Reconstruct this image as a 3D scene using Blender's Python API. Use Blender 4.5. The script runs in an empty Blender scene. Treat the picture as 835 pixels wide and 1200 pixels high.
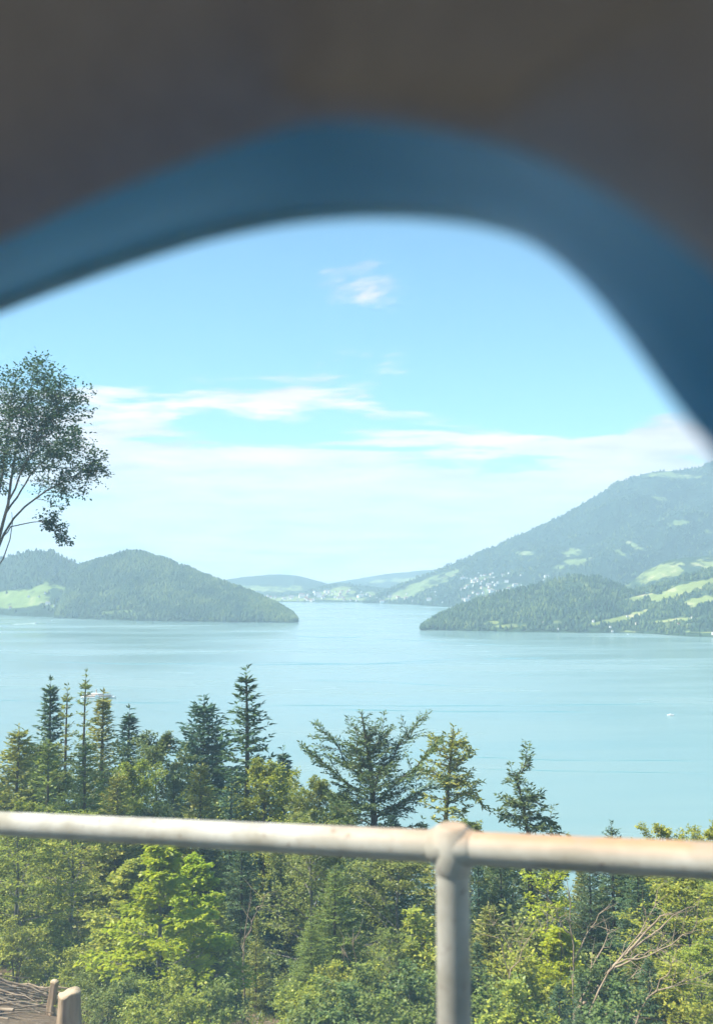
import bpy, math, random
import numpy as np
from mathutils import Vector, Matrix

# ------------------------------------------------------------------ camera, sky, sun, exposure
scene = bpy.context.scene
C = scene.collection
F_PX, CX, CY, HORIZON = 1000.0, 417.5, 600.0, 668.0      # pixel frame of the 835 x 1200 photograph
CAM_Z = 250.0                                            # metres above the lake
PITCH = math.atan((HORIZON - CY) / F_PX)

cam_data = bpy.data.cameras.new("camera")
cam = bpy.data.objects.new("camera", cam_data); C.objects.link(cam)
cam.location = (0, 0, CAM_Z)
cam.rotation_euler = (math.pi / 2 + PITCH, 0, 0)
cam_data.sensor_fit = 'VERTICAL'
cam_data.sensor_height = 36.0
cam_data.lens = 36.0 * F_PX / 1200.0
cam_data.clip_start = 0.02
cam_data.clip_end = 100000
cam_data.dof.use_dof = True
cam_data.dof.focus_distance = 45.0
cam_data.dof.aperture_fstop = 2.9
scene.camera = cam

SUN_EL, SUN_AZ = math.radians(54), math.radians(-95)     # azimuth clockwise from +Y: to the left, a little behind
world = bpy.data.worlds.new("World"); scene.world = world; world.use_nodes = True
wt = world.node_tree; wt.nodes.clear()
def wn(t, **k):
    n = wt.nodes.new(t)
    for a, b in k.items(): setattr(n, a, b)
    return n
def wmath(op, a, b=None, clamp=False):
    n = wn('ShaderNodeMath', operation=op, use_clamp=clamp)
    for i, v in enumerate((a, b)):
        if v is None: continue
        if isinstance(v, (int, float)): n.inputs[i].default_value = v
        else: wt.links.new(v, n.inputs[i])
    return n.outputs[0]
sky = wn('ShaderNodeTexSky'); sky.sky_type = 'NISHITA'; sky.sun_disc = False
sky.sun_elevation = SUN_EL; sky.sun_rotation = SUN_AZ
sky.altitude = 600; sky.air_density = 1.0; sky.dust_density = 0.6; sky.ozone_density = 1.6
tc = wn('ShaderNodeTexCoord')
sep = wn('ShaderNodeSeparateXYZ'); wt.links.new(tc.outputs['Generated'], sep.inputs[0])
zc = wmath('ADD', wmath('MAXIMUM', sep.outputs[2], 0.0), 0.07)
comb = wn('ShaderNodeCombineXYZ')
wt.links.new(wmath('DIVIDE', sep.outputs[0], zc), comb.inputs[0])
wt.links.new(wmath('DIVIDE', sep.outputs[1], zc), comb.inputs[1])
mp = wn('ShaderNodeMapping'); mp.inputs['Scale'].default_value = (0.75, 1.0, 1.0)
mp.inputs['Location'].default_value = (3.1, 0.4, 0)
wt.links.new(comb.outputs[0], mp.inputs[0])
n1 = wn('ShaderNodeTexNoise'); n1.inputs['Scale'].default_value = 1.15; n1.inputs['Detail'].default_value = 9
n1.inputs['Roughness'].default_value = 0.58; n1.inputs['Distortion'].default_value = 0.35
wt.links.new(mp.outputs[0], n1.inputs['Vector'])
n2 = wn('ShaderNodeTexNoise'); n2.inputs['Scale'].default_value = 0.33; n2.inputs['Detail'].default_value = 3
wt.links.new(mp.outputs[0], n2.inputs['Vector'])
field = wmath('ADD', wmath('ADD', wmath('MULTIPLY', n1.outputs[0], 1.15), wmath('MULTIPLY', n2.outputs[0], 0.55)), -0.35)
thr = wn('ShaderNodeMapRange'); thr.interpolation_type = 'SMOOTHSTEP'
wt.links.new(sep.outputs[2], thr.inputs[0])
for i, v in ((1, 0.08), (2, 0.27), (3, 0.28), (4, 0.63)): thr.inputs[i].default_value = v
cov = wn('ShaderNodeMapRange'); cov.interpolation_type = 'SMOOTHSTEP'
wt.links.new(wmath('SUBTRACT', field, thr.outputs[0]), cov.inputs[0])
for i, v in ((1, -0.03), (2, 0.10), (3, 0.0), (4, 0.96)): cov.inputs[i].default_value = v
# cloud brightness follows the layer's own thickness
mp3 = wn('ShaderNodeMapping'); mp3.inputs['Scale'].default_value = (5.0, 5.0, 26.0); wt.links.new(tc.outputs['Generated'], mp3.inputs[0])
n3 = wn('ShaderNodeTexNoise'); n3.inputs['Scale'].default_value = 1.6; n3.inputs['Detail'].default_value = 8; n3.inputs['Roughness'].default_value = 0.6; n3.inputs['Distortion'].default_value = 0.3
wt.links.new(mp3.outputs[0], n3.inputs['Vector'])
tex = wmath('ADD', wmath('MULTIPLY', n1.outputs[0], 0.45), wmath('MULTIPLY', n3.outputs[0], 0.55))
cb = wn('ShaderNodeMapRange'); wt.links.new(tex, cb.inputs[0])
for i, v in ((1, 0.36), (2, 0.62), (3, 0.52), (4, 1.16)): cb.inputs[i].default_value = v
ccol = wn('ShaderNodeVectorMath', operation='SCALE'); ccol.inputs[0].default_value = (6.3, 4.9, 4.35)
wt.links.new(cb.outputs[0], ccol.inputs['Scale'])
skyb = wn('ShaderNodeVectorMath', operation='MULTIPLY'); skyb.inputs[1].default_value = (0.53, 1.0, 1.05)
wt.links.new(sky.outputs[0], skyb.inputs[0])
mixc = wn('ShaderNodeMix', data_type='RGBA')
wt.links.new(cov.outputs[0], mixc.inputs[0]); wt.links.new(skyb.outputs[0], mixc.inputs[6]); wt.links.new(ccol.outputs[0], mixc.inputs[7])
bg = wn('ShaderNodeBackground'); bg.inputs[1].default_value = 0.09
wt.links.new(mixc.outputs[2], bg.inputs[0])
wo = wn('ShaderNodeOutputWorld'); wt.links.new(bg.outputs[0], wo.inputs[0])

sun_data = bpy.data.lights.new("sun", 'SUN'); sun_data.energy = 5.0; sun_data.angle = math.radians(0.53)
sun_data.color = (1.0, 0.95, 0.86)
sun = bpy.data.objects.new("sun", sun_data); C.objects.link(sun)
sdir = Vector((math.cos(SUN_EL) * math.sin(SUN_AZ), math.cos(SUN_EL) * math.cos(SUN_AZ), math.sin(SUN_EL)))
sun.rotation_euler = sdir.to_track_quat('Z', 'Y').to_euler()
sun.location = (0, 0, 400)

vs = scene.view_settings
vs.view_transform = 'Standard'; vs.look = 'None'; vs.gamma = 1.0; vs.use_curve_mapping = False
vs.exposure = 1.42
scene.cycles.use_denoising = True
scene.cycles.max_bounces = 10
scene.cycles.diffuse_bounces = 5
scene.cycles.transparent_max_bounces = 12
scene.cycles.volume_bounces = 1
scene.cycles.sample_clamp_indirect = 6
scene.cycles.caustics_reflective = False
scene.cycles.caustics_refractive = False

# ------------------------------------------------------------------ helpers
rng = np.random.default_rng(7)
random.seed(7)
cp, sp_ = math.cos(PITCH), math.sin(PITCH)

def P(px, py, Y):
    """point at forward distance Y (metres) seen at pixel px, py"""
    u = (px - CX) / F_PX; v = (py - CY) / F_PX
    d = np.array([u, cp + v * sp_, sp_ - v * cp])
    d = d / d[1] * Y
    return np.array([d[0], Y, CAM_Z + d[2]])
def Pv(px, py, Y):
    px = np.asarray(px, float); py = np.asarray(py, float); Y = np.asarray(Y, float)
    u = (px - CX) / F_PX; v = (py - CY) / F_PX
    dy = cp + v * sp_
    return np.stack([u / dy * Y, Y + 0 * u, CAM_Z + (sp_ - v * cp) / dy * Y], -1)
def proj(p):
    q = p - np.array([0, 0, CAM_Z])
    f = q[..., 1] * cp + q[..., 2] * sp_; up = -q[..., 1] * sp_ + q[..., 2] * cp
    return CX + F_PX * q[..., 0] / f, CY - F_PX * up / f

def _hash(ix, iy, seed):
    n = (ix * 374761393 + iy * 668265263 + seed * 974711) & 0xFFFFFFFF
    n = ((n ^ (n >> 13)) * 1274126177) & 0xFFFFFFFF
    return ((n ^ (n >> 16)) & 0xFFFF) / 65535.0
def vnoise(x, y, seed=0):
    x = np.asarray(x, float); y = np.asarray(y, float)
    ix = np.floor(x).astype(np.int64); iy = np.floor(y).astype(np.int64)
    fx = x - ix; fy = y - iy
    fx = fx * fx * (3 - 2 * fx); fy = fy * fy * (3 - 2 * fy)
    a = _hash(ix, iy, seed); b = _hash(ix + 1, iy, seed); c = _hash(ix, iy + 1, seed); d = _hash(ix + 1, iy + 1, seed)
    return (a * (1 - fx) + b * fx) * (1 - fy) + (c * (1 - fx) + d * fx) * fy
def fbm(x, y, seed=0, oct=4):
    s = 0; a = 0.5
    for o in range(oct):
        s = s + a * (vnoise(x * 2 ** o, y * 2 ** o, seed + o) - 0.5); a *= 0.5
    return s

def mesh_from(name, V, faces, mat=None, smooth=False):
    """V (n,3); faces a list of (m,k) index arrays"""
    me = bpy.data.meshes.new(name)
    V = np.asarray(V, np.float32)
    me.vertices.add(len(V)); me.vertices.foreach_set('co', V.ravel())
    idx, starts, tot, off = [], [], [], 0
    for f in faces:
        f = np.asarray(f, np.int32)
        if len(f) == 0: continue
        m, k = f.shape
        idx.append(f.ravel()); starts.append(off + np.arange(m) * k); tot.append(np.full(m, k)); off += m * k
    idx = np.concatenate(idx); starts = np.concatenate(starts); tot = np.concatenate(tot)
    me.loops.add(len(idx)); me.loops.foreach_set('vertex_index', idx.astype(np.int32))
    me.polygons.add(len(starts)); me.polygons.foreach_set('loop_start', starts.astype(np.int32))
    me.polygons.foreach_set('loop_total', tot.astype(np.int32))
    if smooth: me.polygons.foreach_set('use_smooth', np.ones(len(starts), bool))
    me.update(calc_edges=True); me.validate()
    if mat is not None: me.materials.append(mat)
    return me
def link(name, me, parent=None):
    o = bpy.data.objects.new(name, me); C.objects.link(o)
    if parent is not None: o.parent = parent
    return o
def tag(o, label=None, cat=None, group=None, kind=None):
    if label: o['label'] = label
    if cat: o['category'] = cat
    if group: o['group'] = group
    if kind: o['kind'] = kind
    return o
def empty(name, loc=(0, 0, 0), rz=0.0):
    o = bpy.data.objects.new(name, None); C.objects.link(o)
    o.location = loc; o.rotation_euler = (0, 0, rz); o.empty_display_size = 0.3
    return o

class MB:
    """collects shapes into one mesh"""
    def __init__(s): s.v = []; s.f = {}; s.n = 0
    def add(s, V, faces):
        V = np.asarray(V, float)
        for f in faces:
            f = np.asarray(f, int)
            if len(f): s.f.setdefault(f.shape[1], []).append(f + s.n)
        s.v.append(V); s.n += len(V)
    def box(s, lo, hi):
        x0, y0, z0 = lo; x1, y1, z1 = hi
        V = [(x0,y0,z0),(x1,y0,z0),(x1,y1,z0),(x0,y1,z0),(x0,y0,z1),(x1,y0,z1),(x1,y1,z1),(x0,y1,z1)]
        s.add(V, [[(0,3,2,1),(4,5,6,7),(0,1,5,4),(1,2,6,5),(2,3,7,6),(3,0,4,7)]])
    def tube(s, pts, rad, sides=6, cap=False):
        pts = np.asarray(pts, float); n = len(pts); rad = np.broadcast_to(np.asarray(rad, float), (n,))
        t = np.gradient(pts, axis=0); t /= np.linalg.norm(t, axis=1, keepdims=True) + 1e-9
        ref = np.array([0.0, 0, 1]) if abs(t[0][2]) < 0.9 else np.array([1.0, 0, 0])
        a = np.cross(t, ref); a /= np.linalg.norm(a, axis=1, keepdims=True) + 1e-9
        b = np.cross(t, a)
        ang = np.arange(sides) * 2 * math.pi / sides
        V = pts[:, None] + rad[:, None, None] * (a[:, None] * np.cos(ang)[None, :, None] + b[:, None] * np.sin(ang)[None, :, None])
        i = np.arange(n - 1)[:, None] * sides; j = np.arange(sides)[None]; k = (j + 1) % sides
        Fq = np.stack([i + j, i + k, i + sides + k, i + sides + j], -1).reshape(-1, 4)
        s.add(V.reshape(-1, 3), [Fq])
        if cap: s.add(np.concatenate([V[0], V[-1]]), [np.array([list(range(sides))[::-1], list(range(sides, 2 * sides))])])
    def mesh(s, name, mat=None, smooth=False):
        return mesh_from(name, np.concatenate(s.v), [np.concatenate(x) for x in s.f.values()], mat, smooth)
    def build(s, name, mat=None, parent=None, smooth=False):
        return link(name, s.mesh(name, mat, smooth), parent)

# ------------------------------------------------------------------ materials
def new_mat(name):
    m = bpy.data.materials.new(name); m.use_nodes = True
    nt = m.node_tree; nt.nodes.clear()
    out = nt.nodes.new('ShaderNodeOutputMaterial')
    return m, nt, out
def node(nt, t, **k):
    n = nt.nodes.new(t)
    for a, b in k.items(): setattr(n, a, b)
    return n
def ramp(nt, src, stops):
    r = node(nt, 'ShaderNodeValToRGB')
    el = r.color_ramp.elements
    while len(el) < len(stops): el.new(0.5)
    for e, (p, c) in zip(el, stops): e.position = p; e.color = (*c, 1)
    nt.links.new(src, r.inputs[0]); return r.outputs[0]
def noise(nt, scale, detail=5, rough=0.6, vec=None, stretch=None):
    n = node(nt, 'ShaderNodeTexNoise'); n.inputs['Scale'].default_value = scale
    n.inputs['Detail'].default_value = detail; n.inputs['Roughness'].default_value = rough
    if vec is None: vec = node(nt, 'ShaderNodeTexCoord').outputs['Object']
    if stretch:
        m = node(nt, 'ShaderNodeMapping'); m.inputs['Scale'].default_value = stretch
        nt.links.new(vec, m.inputs[0]); vec = m.outputs[0]
    nt.links.new(vec, n.inputs['Vector']); return n.outputs[0]
def mixrgb(nt, fac, a, b, bt='MIX'):
    n = node(nt, 'ShaderNodeMix', data_type='RGBA'); n.blend_type = bt
    for i, v in ((0, fac), (6, a), (7, b)):
        if isinstance(v, (int, float)): n.inputs[i].default_value = v
        elif isinstance(v, tuple): n.inputs[i].default_value = (*v, 1)
        else: nt.links.new(v, n.inputs[i])
    return n.outputs[2]
def bump(nt, h, strength, dist):
    b = node(nt, 'ShaderNodeBump'); b.inputs['Strength'].default_value = strength; b.inputs['Distance'].default_value = dist
    nt.links.new(h, b.inputs['Height']); return b.outputs[0]
def principled(nt, out, col, rough=0.7, normal=None, spec=0.3):
    p = node(nt, 'ShaderNodeBsdfPrincipled')
    if isinstance(col, tuple): p.inputs['Base Color'].default_value = (*col, 1)
    else: nt.links.new(col, p.inputs['Base Color'])
    if isinstance(rough, (int, float)): p.inputs['Roughness'].default_value = rough
    else: nt.links.new(rough, p.inputs['Roughness'])
    p.inputs['Specular IOR Level'].default_value = spec
    if normal is not None: nt.links.new(normal, p.inputs['Normal'])
    nt.links.new(p.outputs[0], out.inputs[0]); return p

def mat_noise(name, stops, scale, rough=0.8, bs=0.0, bd=0.02, detail=6, stretch=None, spec=0.25):
    m, nt, out = new_mat(name)
    h = noise(nt, scale, detail, 0.62, stretch=stretch)
    nrm = bump(nt, h, bs, bd) if bs else None
    principled(nt, out, ramp(nt, h, stops), rough, nrm, spec); return m

def mat_leaf(name, dark, mid, light, trans=0.38, gloss=0.02):
    m, nt, out = new_mat(name)
    g = node(nt, 'ShaderNodeNewGeometry'); oi = node(nt, 'ShaderNodeObjectInfo')
    col = ramp(nt, g.outputs['Random Per Island'], [(0.0, dark), (0.5, mid), (1.0, light)])
    big = noise(nt, 0.9, 3)
    hsv = node(nt, 'ShaderNodeHueSaturation'); nt.links.new(col, hsv.inputs['Color'])
    mr = node(nt, 'ShaderNodeMapRange'); nt.links.new(oi.outputs['Random'], mr.inputs[0])
    mr.inputs[3].default_value = 0.485; mr.inputs[4].default_value = 0.512
    nt.links.new(mr.outputs[0], hsv.inputs['Hue'])
    mv = node(nt, 'ShaderNodeMapRange'); nt.links.new(big, mv.inputs[0])
    mv.inputs[1].default_value = 0.3; mv.inputs[2].default_value = 0.7; mv.inputs[3].default_value = 0.72; mv.inputs[4].default_value = 1.25
    nt.links.new(mv.outputs[0], hsv.inputs['Value'])
    d = node(nt, 'ShaderNodeBsdfDiffuse'); t = node(nt, 'ShaderNodeBsdfTranslucent'); gl = node(nt, 'ShaderNodeBsdfGlossy')
    gl.inputs['Roughness'].default_value = 0.45
    nt.links.new(hsv.outputs[0], d.inputs[0])
    warm = mixrgb(nt, 1.0, hsv.outputs[0], (1.15, 1.1, 0.6), 'MULTIPLY'); nt.links.new(warm, t.inputs[0])
    a = node(nt, 'ShaderNodeMixShader'); a.inputs[0].default_value = trans
    nt.links.new(d.outputs[0], a.inputs[1]); nt.links.new(t.outputs[0], a.inputs[2])
    b = node(nt, 'ShaderNodeMixShader'); b.inputs[0].default_value = gloss
    nt.links.new(a.outputs[0], b.inputs[1]); nt.links.new(gl.outputs[0], b.inputs[2])
    nt.links.new(b.outputs[0], out.inputs[0]); return m

M = {}
M['spruce'] = mat_leaf('spruce_needles', (0.053, 0.098, 0.046), (0.089, 0.146, 0.062), (0.152, 0.212, 0.077), 0.25)
M['spruce_blue'] = mat_leaf('blue_spruce_needles', (0.051, 0.101, 0.072), (0.075, 0.144, 0.094), (0.118, 0.195, 0.111), 0.22)
M['fir_light'] = mat_leaf('light_fir_needles', (0.159, 0.200, 0.043), (0.270, 0.299, 0.065), (0.427, 0.407, 0.094), 0.35)
M['fir_mid'] = mat_leaf('green_fir_needles', (0.065, 0.105, 0.040), (0.105, 0.155, 0.055), (0.165, 0.215, 0.07), 0.3)
M['larch'] = mat_leaf('larch_needles', (0.125, 0.175, 0.035), (0.21, 0.265, 0.055), (0.32, 0.365, 0.08), 0.4)
M['beech'] = mat_leaf('bright_beech_leaves', (0.2, 0.29, 0.014), (0.34, 0.42, 0.022), (0.48, 0.52, 0.035), 0.48)
M['leaf'] = mat_leaf('mid_green_leaves', (0.165, 0.213, 0.032), (0.275, 0.324, 0.045), (0.468, 0.467, 0.064), 0.4)
M['leaf_dark'] = mat_leaf('dark_green_leaves', (0.072, 0.119, 0.037), (0.121, 0.174, 0.051), (0.206, 0.255, 0.065), 0.33)
M['leaf_olive'] = mat_leaf('olive_leaves', (0.12, 0.165, 0.035), (0.2, 0.255, 0.055), (0.32, 0.36, 0.09), 0.42)
M['leaf_ash'] = mat_leaf('ash_leaves', (0.035, 0.08, 0.04), (0.06, 0.12, 0.058), (0.1, 0.175, 0.075), 0.35)
M['bark'] = mat_noise('bark', [(0.3, (0.055, 0.042, 0.03)), (0.55, (0.10, 0.078, 0.055)), (0.75, (0.17, 0.14, 0.105))], 9, 0.9, 0.6, 0.02, stretch=(1, 1, 0.25))
M['bark_grey'] = mat_noise('grey_bark', [(0.3, (0.09, 0.085, 0.07)), (0.6, (0.16, 0.15, 0.125)), (0.8, (0.25, 0.24, 0.2))], 7, 0.9, 0.5, 0.02, stretch=(1, 1, 0.3))
M['dead'] = mat_noise('bleached_wood', [(0.3, (0.20, 0.145, 0.09)), (0.55, (0.33, 0.25, 0.165)), (0.8, (0.45, 0.37, 0.27))], 6, 0.9, 0.4, 0.01)
M['stump_bark'] = mat_noise('stump_bark', [(0.3, (0.16, 0.11, 0.065)), (0.5, (0.36, 0.26, 0.16)), (0.75, (0.52, 0.41, 0.27))], 9, 0.9, 0.8, 0.03, stretch=(1, 1, 0.2))
M['stump_cut'] = mat_noise('cut_wood', [(0.3, (0.40, 0.29, 0.17)), (0.6, (0.55, 0.42, 0.27)), (0.8, (0.62, 0.5, 0.34))], 14, 0.8, 0.2, 0.01)
M['stone'] = mat_noise('pale_stone', [(0.3, (0.35, 0.34, 0.31)), (0.6, (0.52, 0.51, 0.48)), (0.8, (0.6, 0.6, 0.57))], 9, 0.85, 0.5, 0.02)

# ------------------------------------------------------------------ vehicle / track frame
RA, RB = P(0, 965, 2.39), P(835, 1009, 1.49)             # the guard rail's axis, from its thickness and place
e1 = (RB - RA) / np.linalg.norm(RB - RA)
h1 = np.array([e1[0], e1[1]]) / math.hypot(e1[0], e1[1])   # along the track, horizontal
h2 = np.array([-h1[1], h1[0]])                              # outward, downhill
TRACK_SLOPE = e1[2] / math.hypot(e1[0], e1[1])
GROUND0 = 1.80

def ground(x, y):
    x = np.asarray(x, float); y = np.asarray(y, float)
    s1 = x * h1[0] + y * h1[1]; s2 = x * h2[0] + y * h2[1]
    z = CAM_Z - GROUND0 + TRACK_SLOPE * 350 * np.tanh(s1 / 350)
    d = np.maximum(0, s2 - 1.95)
    z = z - 0.48 * (np.sqrt(d * d + 0.36) - 0.6) * (d > 0)
    q = np.clip(d / 1.6, 0, 1); z = z - 0.45 * q * q * (3 - 2 * q)
    b = np.maximum(0, -s2 - 4.2)
    z = z + 110 * np.tanh(0.42 * b / 110)
    k = np.clip((d - 0.6) / 6, 0, 1); kb = np.clip((b - 0.4) / 6, 0, 1); kk = np.maximum(k, kb)
    z = z + kk * (0.9 * fbm(x / 5.0, y / 5.0, 3, 4)) + np.clip((d - 25) / 60, 0, 1) * 7 * fbm(x / 50.0, y / 50.0, 9, 3)
    return np.maximum(z, -2.0)

# ------------------------------------------------------------------ own hillside
def make_ground():
    def axis(lo, hi, near, step0, grow):
        a = [0.0]; st = step0
        while a[-1] < hi:
            if a[-1] > near: st *= grow
            a.append(a[-1] + st)
        b = [0.0]; st = step0
        while b[-1] > lo:
            if b[-1] < -near: st *= grow
            b.append(b[-1] - st)
        return np.array(b[1:][::-1] + a)
    A = axis(-1500, 1500, 34, 0.45, 1.09); B = axis(-700, 900, 40, 0.45, 1.09)
    g1, g2 = np.meshgrid(A, B, indexing='ij')
    X = g1 * h1[0] + g2 * h2[0]; Y = g1 * h1[1] + g2 * h2[1]
    Z = ground(X, Y)
    V = np.stack([X, Y, Z], -1).reshape(-1, 3)
    n, m = g1.shape
    i = np.arange(n - 1)[:, None] * m; j = np.arange(m - 1)[None]
    Fq = np.stack([i + j, i + m + j, i + m + j + 1, i + j + 1], -1).reshape(-1, 4)
    mat, nt, out = new_mat('forest_floor')
    h = noise(nt, 1.3, 8, 0.7); h2n = noise(nt, 14, 6, 0.7); pat = noise(nt, 0.28, 4)
    soil = ramp(nt, h2n, [(0.25, (0.15, 0.10, 0.055)), (0.5, (0.33, 0.23, 0.135)), (0.75, (0.50, 0.38, 0.25))])
    litter = ramp(nt, h, [(0.3, (0.10, 0.07, 0.04)), (0.5, (0.19, 0.135, 0.08)), (0.7, (0.29, 0.22, 0.14))])
    green = ramp(nt, h2n, [(0.3, (0.05, 0.075, 0.02)), (0.7, (0.14, 0.17, 0.05))])
    c = mixrgb(nt, 0.5, soil, litter)
    gm = node(nt, 'ShaderNodeMapRange'); nt.links.new(pat, gm.inputs[0]); gm.inputs[1].default_value = 0.5; gm.inputs[2].default_value = 0.62
    c = mixrgb(nt, gm.outputs[0], c, green)
    principled(nt, out, c, 0.95, bump(nt, h2n, 0.9, 0.12), 0.1)
    tag(link('hillside_ground', mesh_from('hillside_ground', V, [Fq], mat, True)), kind='structure')
make_ground()

# ------------------------------------------------------------------ lake
def make_lake():
    S = 19000
    V = [(-S, -S, 0), (S, -S, 0), (S, S, 0), (-S, S, 0)]
    mat, nt, out = new_mat('lake_water')
    tcn = node(nt, 'ShaderNodeTexCoord').outputs['Object']
    streak = noise(nt, 0.0022, 5, 0.6, tcn, (0.35, 1.6, 1))
    fine = noise(nt, 0.02, 6, 0.65, tcn, (0.4, 1.6, 1))
    rip = noise(nt, 0.35, 4, 0.6, tcn, (0.5, 1.2, 1))
    rough = node(nt, 'ShaderNodeMapRange'); nt.links.new(streak, rough.inputs[0])
    for i, v in ((1, 0.35), (2, 0.66), (3, 0.07), (4, 0.34)): rough.inputs[i].default_value = v
    col = ramp(nt, streak, [(0.3, (0.125, 0.225, 0.215)), (0.7, (0.20, 0.275, 0.255))])
    hsum = node(nt, 'ShaderNodeMath', operation='ADD'); nt.links.new(fine, hsum.inputs[0]); nt.links.new(rip, hsum.inputs[1])
    p = principled(nt, out, col, rough.outputs[0], bump(nt, hsum.outputs[0], 0.20, 1.0), 0.5)
    p.inputs['IOR'].default_value = 1.33
    M['water'] = mat
    tag(link('lake', mesh_from('lake', V, [np.array([[0, 1, 2, 3]])], mat)), kind='structure')
make_lake()

# ------------------------------------------------------------------ hills and mountain round the lake
def mat_hill(name, forest, meadow, bare, meadow_bias=0.0, fine=0.03):
    m, nt, out = new_mat(name)
    tcn = node(nt, 'ShaderNodeTexCoord').outputs['Object']
    at = node(nt, 'ShaderNodeAttribute'); at.attribute_name = 'meadow'
    patch = noise(nt, 0.0042, 5, 0.6, tcn); fn = noise(nt, fine, 5, 0.7, tcn); md = noise(nt, 0.012, 4, 0.6, tcn)
    s = node(nt, 'ShaderNodeMath', operation='ADD'); nt.links.new(at.outputs['Fac'], s.inputs[0])
    k = node(nt, 'ShaderNodeMapRange'); nt.links.new(patch, k.inputs[0])
    for i, v in ((1, 0.45), (2, 0.75), (3, -0.35 + meadow_bias), (4, 0.35 + meadow_bias)): k.inputs[i].default_value = v
    s0 = node(nt, 'ShaderNodeMath', operation='MULTIPLY_ADD'); nt.links.new(noise(nt, 0.022, 4, 0.65, tcn), s0.inputs[0]); s0.inputs[1].default_value = 1.1; s0.inputs[2].default_value = -0.55
    s00 = node(nt, 'ShaderNodeMath', operation='ADD'); nt.links.new(k.outputs[0], s00.inputs[0]); nt.links.new(s0.outputs[0], s00.inputs[1])
    nt.links.new(s00.outputs[0], s.inputs[1])
    f = node(nt, 'ShaderNodeMapRange'); nt.links.new(s.outputs[0], f.inputs[0]); f.inputs[1].default_value = 0.35; f.inputs[2].default_value = 0.6
    fc = ramp(nt, fn, [(0.3, tuple(0.55 * q for q in forest)), (0.5, forest), (0.72, tuple(1.9 * q for q in forest))])
    mc = ramp(nt, md, [(0.3, tuple(0.7 * q for q in meadow)), (0.55, meadow), (0.72, bare)])
    c = mixrgb(nt, f.outputs[0], fc, mc)
    principled(nt, out, c, 0.95, bump(nt, fn, 0.8, 14.0), 0.05)
    return m
M['hill'] = mat_hill('wooded_hill', (0.030, 0.055, 0.026), (0.20, 0.27, 0.075), (0.34, 0.33, 0.15))
M['hill_far'] = mat_hill('far_wooded_hill', (0.035, 0.06, 0.032), (0.20, 0.25, 0.09), (0.33, 0.33, 0.18), 0.12)
M['mountain'] = mat_hill('mountain_slope', (0.022, 0.042, 0.026), (0.16, 0.21, 0.075), (0.33, 0.30, 0.20), 0.06)
M['headland'] = mat_hill('headland_slope', (0.030, 0.055, 0.026), (0.21, 0.25, 0.075), (0.42, 0.36, 0.20), -0.05)

def in_patches(px, py, patches):
    w = np.zeros_like(px)
    for (cx, cy, rx, ry, rot, val) in patches:
        a = math.radians(rot); dx = px - cx; dy = py - cy
        q = np.hypot((dx * math.cos(a) + dy * math.sin(a)) / rx, (-dx * math.sin(a) + dy * math.cos(a)) / ry)
        q = q + 1.3 * fbm(px / 7.0, py / 3.0, 21, 4)
        w = np.maximum(w, val * np.clip((1.3 - q) / 0.75, 0, 1))
    return w

class Hill:
    def __init__(s, name, cols, mat, nu, nv, amp=0.05, expo=0.85, patches=(), seed=0, treetop=9.0, back=1.0):
        c = np.array(cols, float); s.c = c; s.amp = amp; s.expo = expo; s.seed = seed; s.tt = treetop; s.patches = patches
        s.lo, s.hi = c[0, 0], c[-1, 0]; s.back = back
        U = np.linspace(0, 1, nu); W = np.concatenate([np.linspace(0, 1, nv), np.linspace(1, 2, nv // 3)[1:]])
        uu, ww = np.meshgrid(U, W, indexing='ij')
        pos = s.surf(uu, ww)
        n, m = uu.shape
        i = np.arange(n - 1)[:, None] * m; j = np.arange(m - 1)[None]
        Fq = np.stack([i + j, i + m + j, i + m + j + 1, i + j + 1], -1).reshape(-1, 4)
        me = mesh_from(name, pos.reshape(-1, 3), [Fq], mat, True)
        md = s.meadow(pos, ww)
        at = me.attributes.new('meadow', 'FLOAT', 'POINT'); at.data.foreach_set('value', md.ravel().astype(np.float32))
        s.obj = tag(link(name, me), kind='structure')
    def meadow(s, pos, ww):
        px, py = proj(pos)
        return in_patches(px, py, s.patches) * (ww <= 1.0)
    def surf(s, uu, ww):
        px = s.lo + (s.hi - s.lo) * uu
        ry = np.interp(px, s.c[:, 0], s.c[:, 1]); rY = np.interp(px, s.c[:, 0], s.c[:, 2]); sY = np.interp(px, s.c[:, 0], s.c[:, 3])
        R = Pv(px, ry, rY); u = (px - CX) / F_PX
        S = np.stack([u * sY, sY, 0 * sY - 1.5], -1)
        v = np.clip(ww, 0, 1)[..., None]; w = np.clip(ww - 1, 0, 1)
        pos = S + (R - S) * v
        run = (R - S)[..., :2] * (w * s.back)[..., None]
        pos[..., 0] += run[..., 0]; pos[..., 1] += run[..., 1]
        H = R[..., 2]
        z = -1.5 + (H + 1.5) * np.clip(ww, 0, 1) ** s.expo
        z = np.where(ww > 1, H - (H + 1.5) * w ** 1.3, z)
        vv = np.clip(ww, 0, 1)
        z = z + H * s.amp * 4 * fbm(pos[..., 0] / 420.0, pos[..., 1] / 420.0, s.seed, 4) * np.sin(math.pi * np.clip(vv, 0, 1)) * (ww <= 1)
        z = z + s.tt * 2 * fbm(pos[..., 0] / 55.0, pos[..., 1] / 55.0, s.seed + 40, 3) * np.clip(vv * 3, 0, 1) * (ww < 1.5)
        pos[..., 2] = z
        return pos

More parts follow.
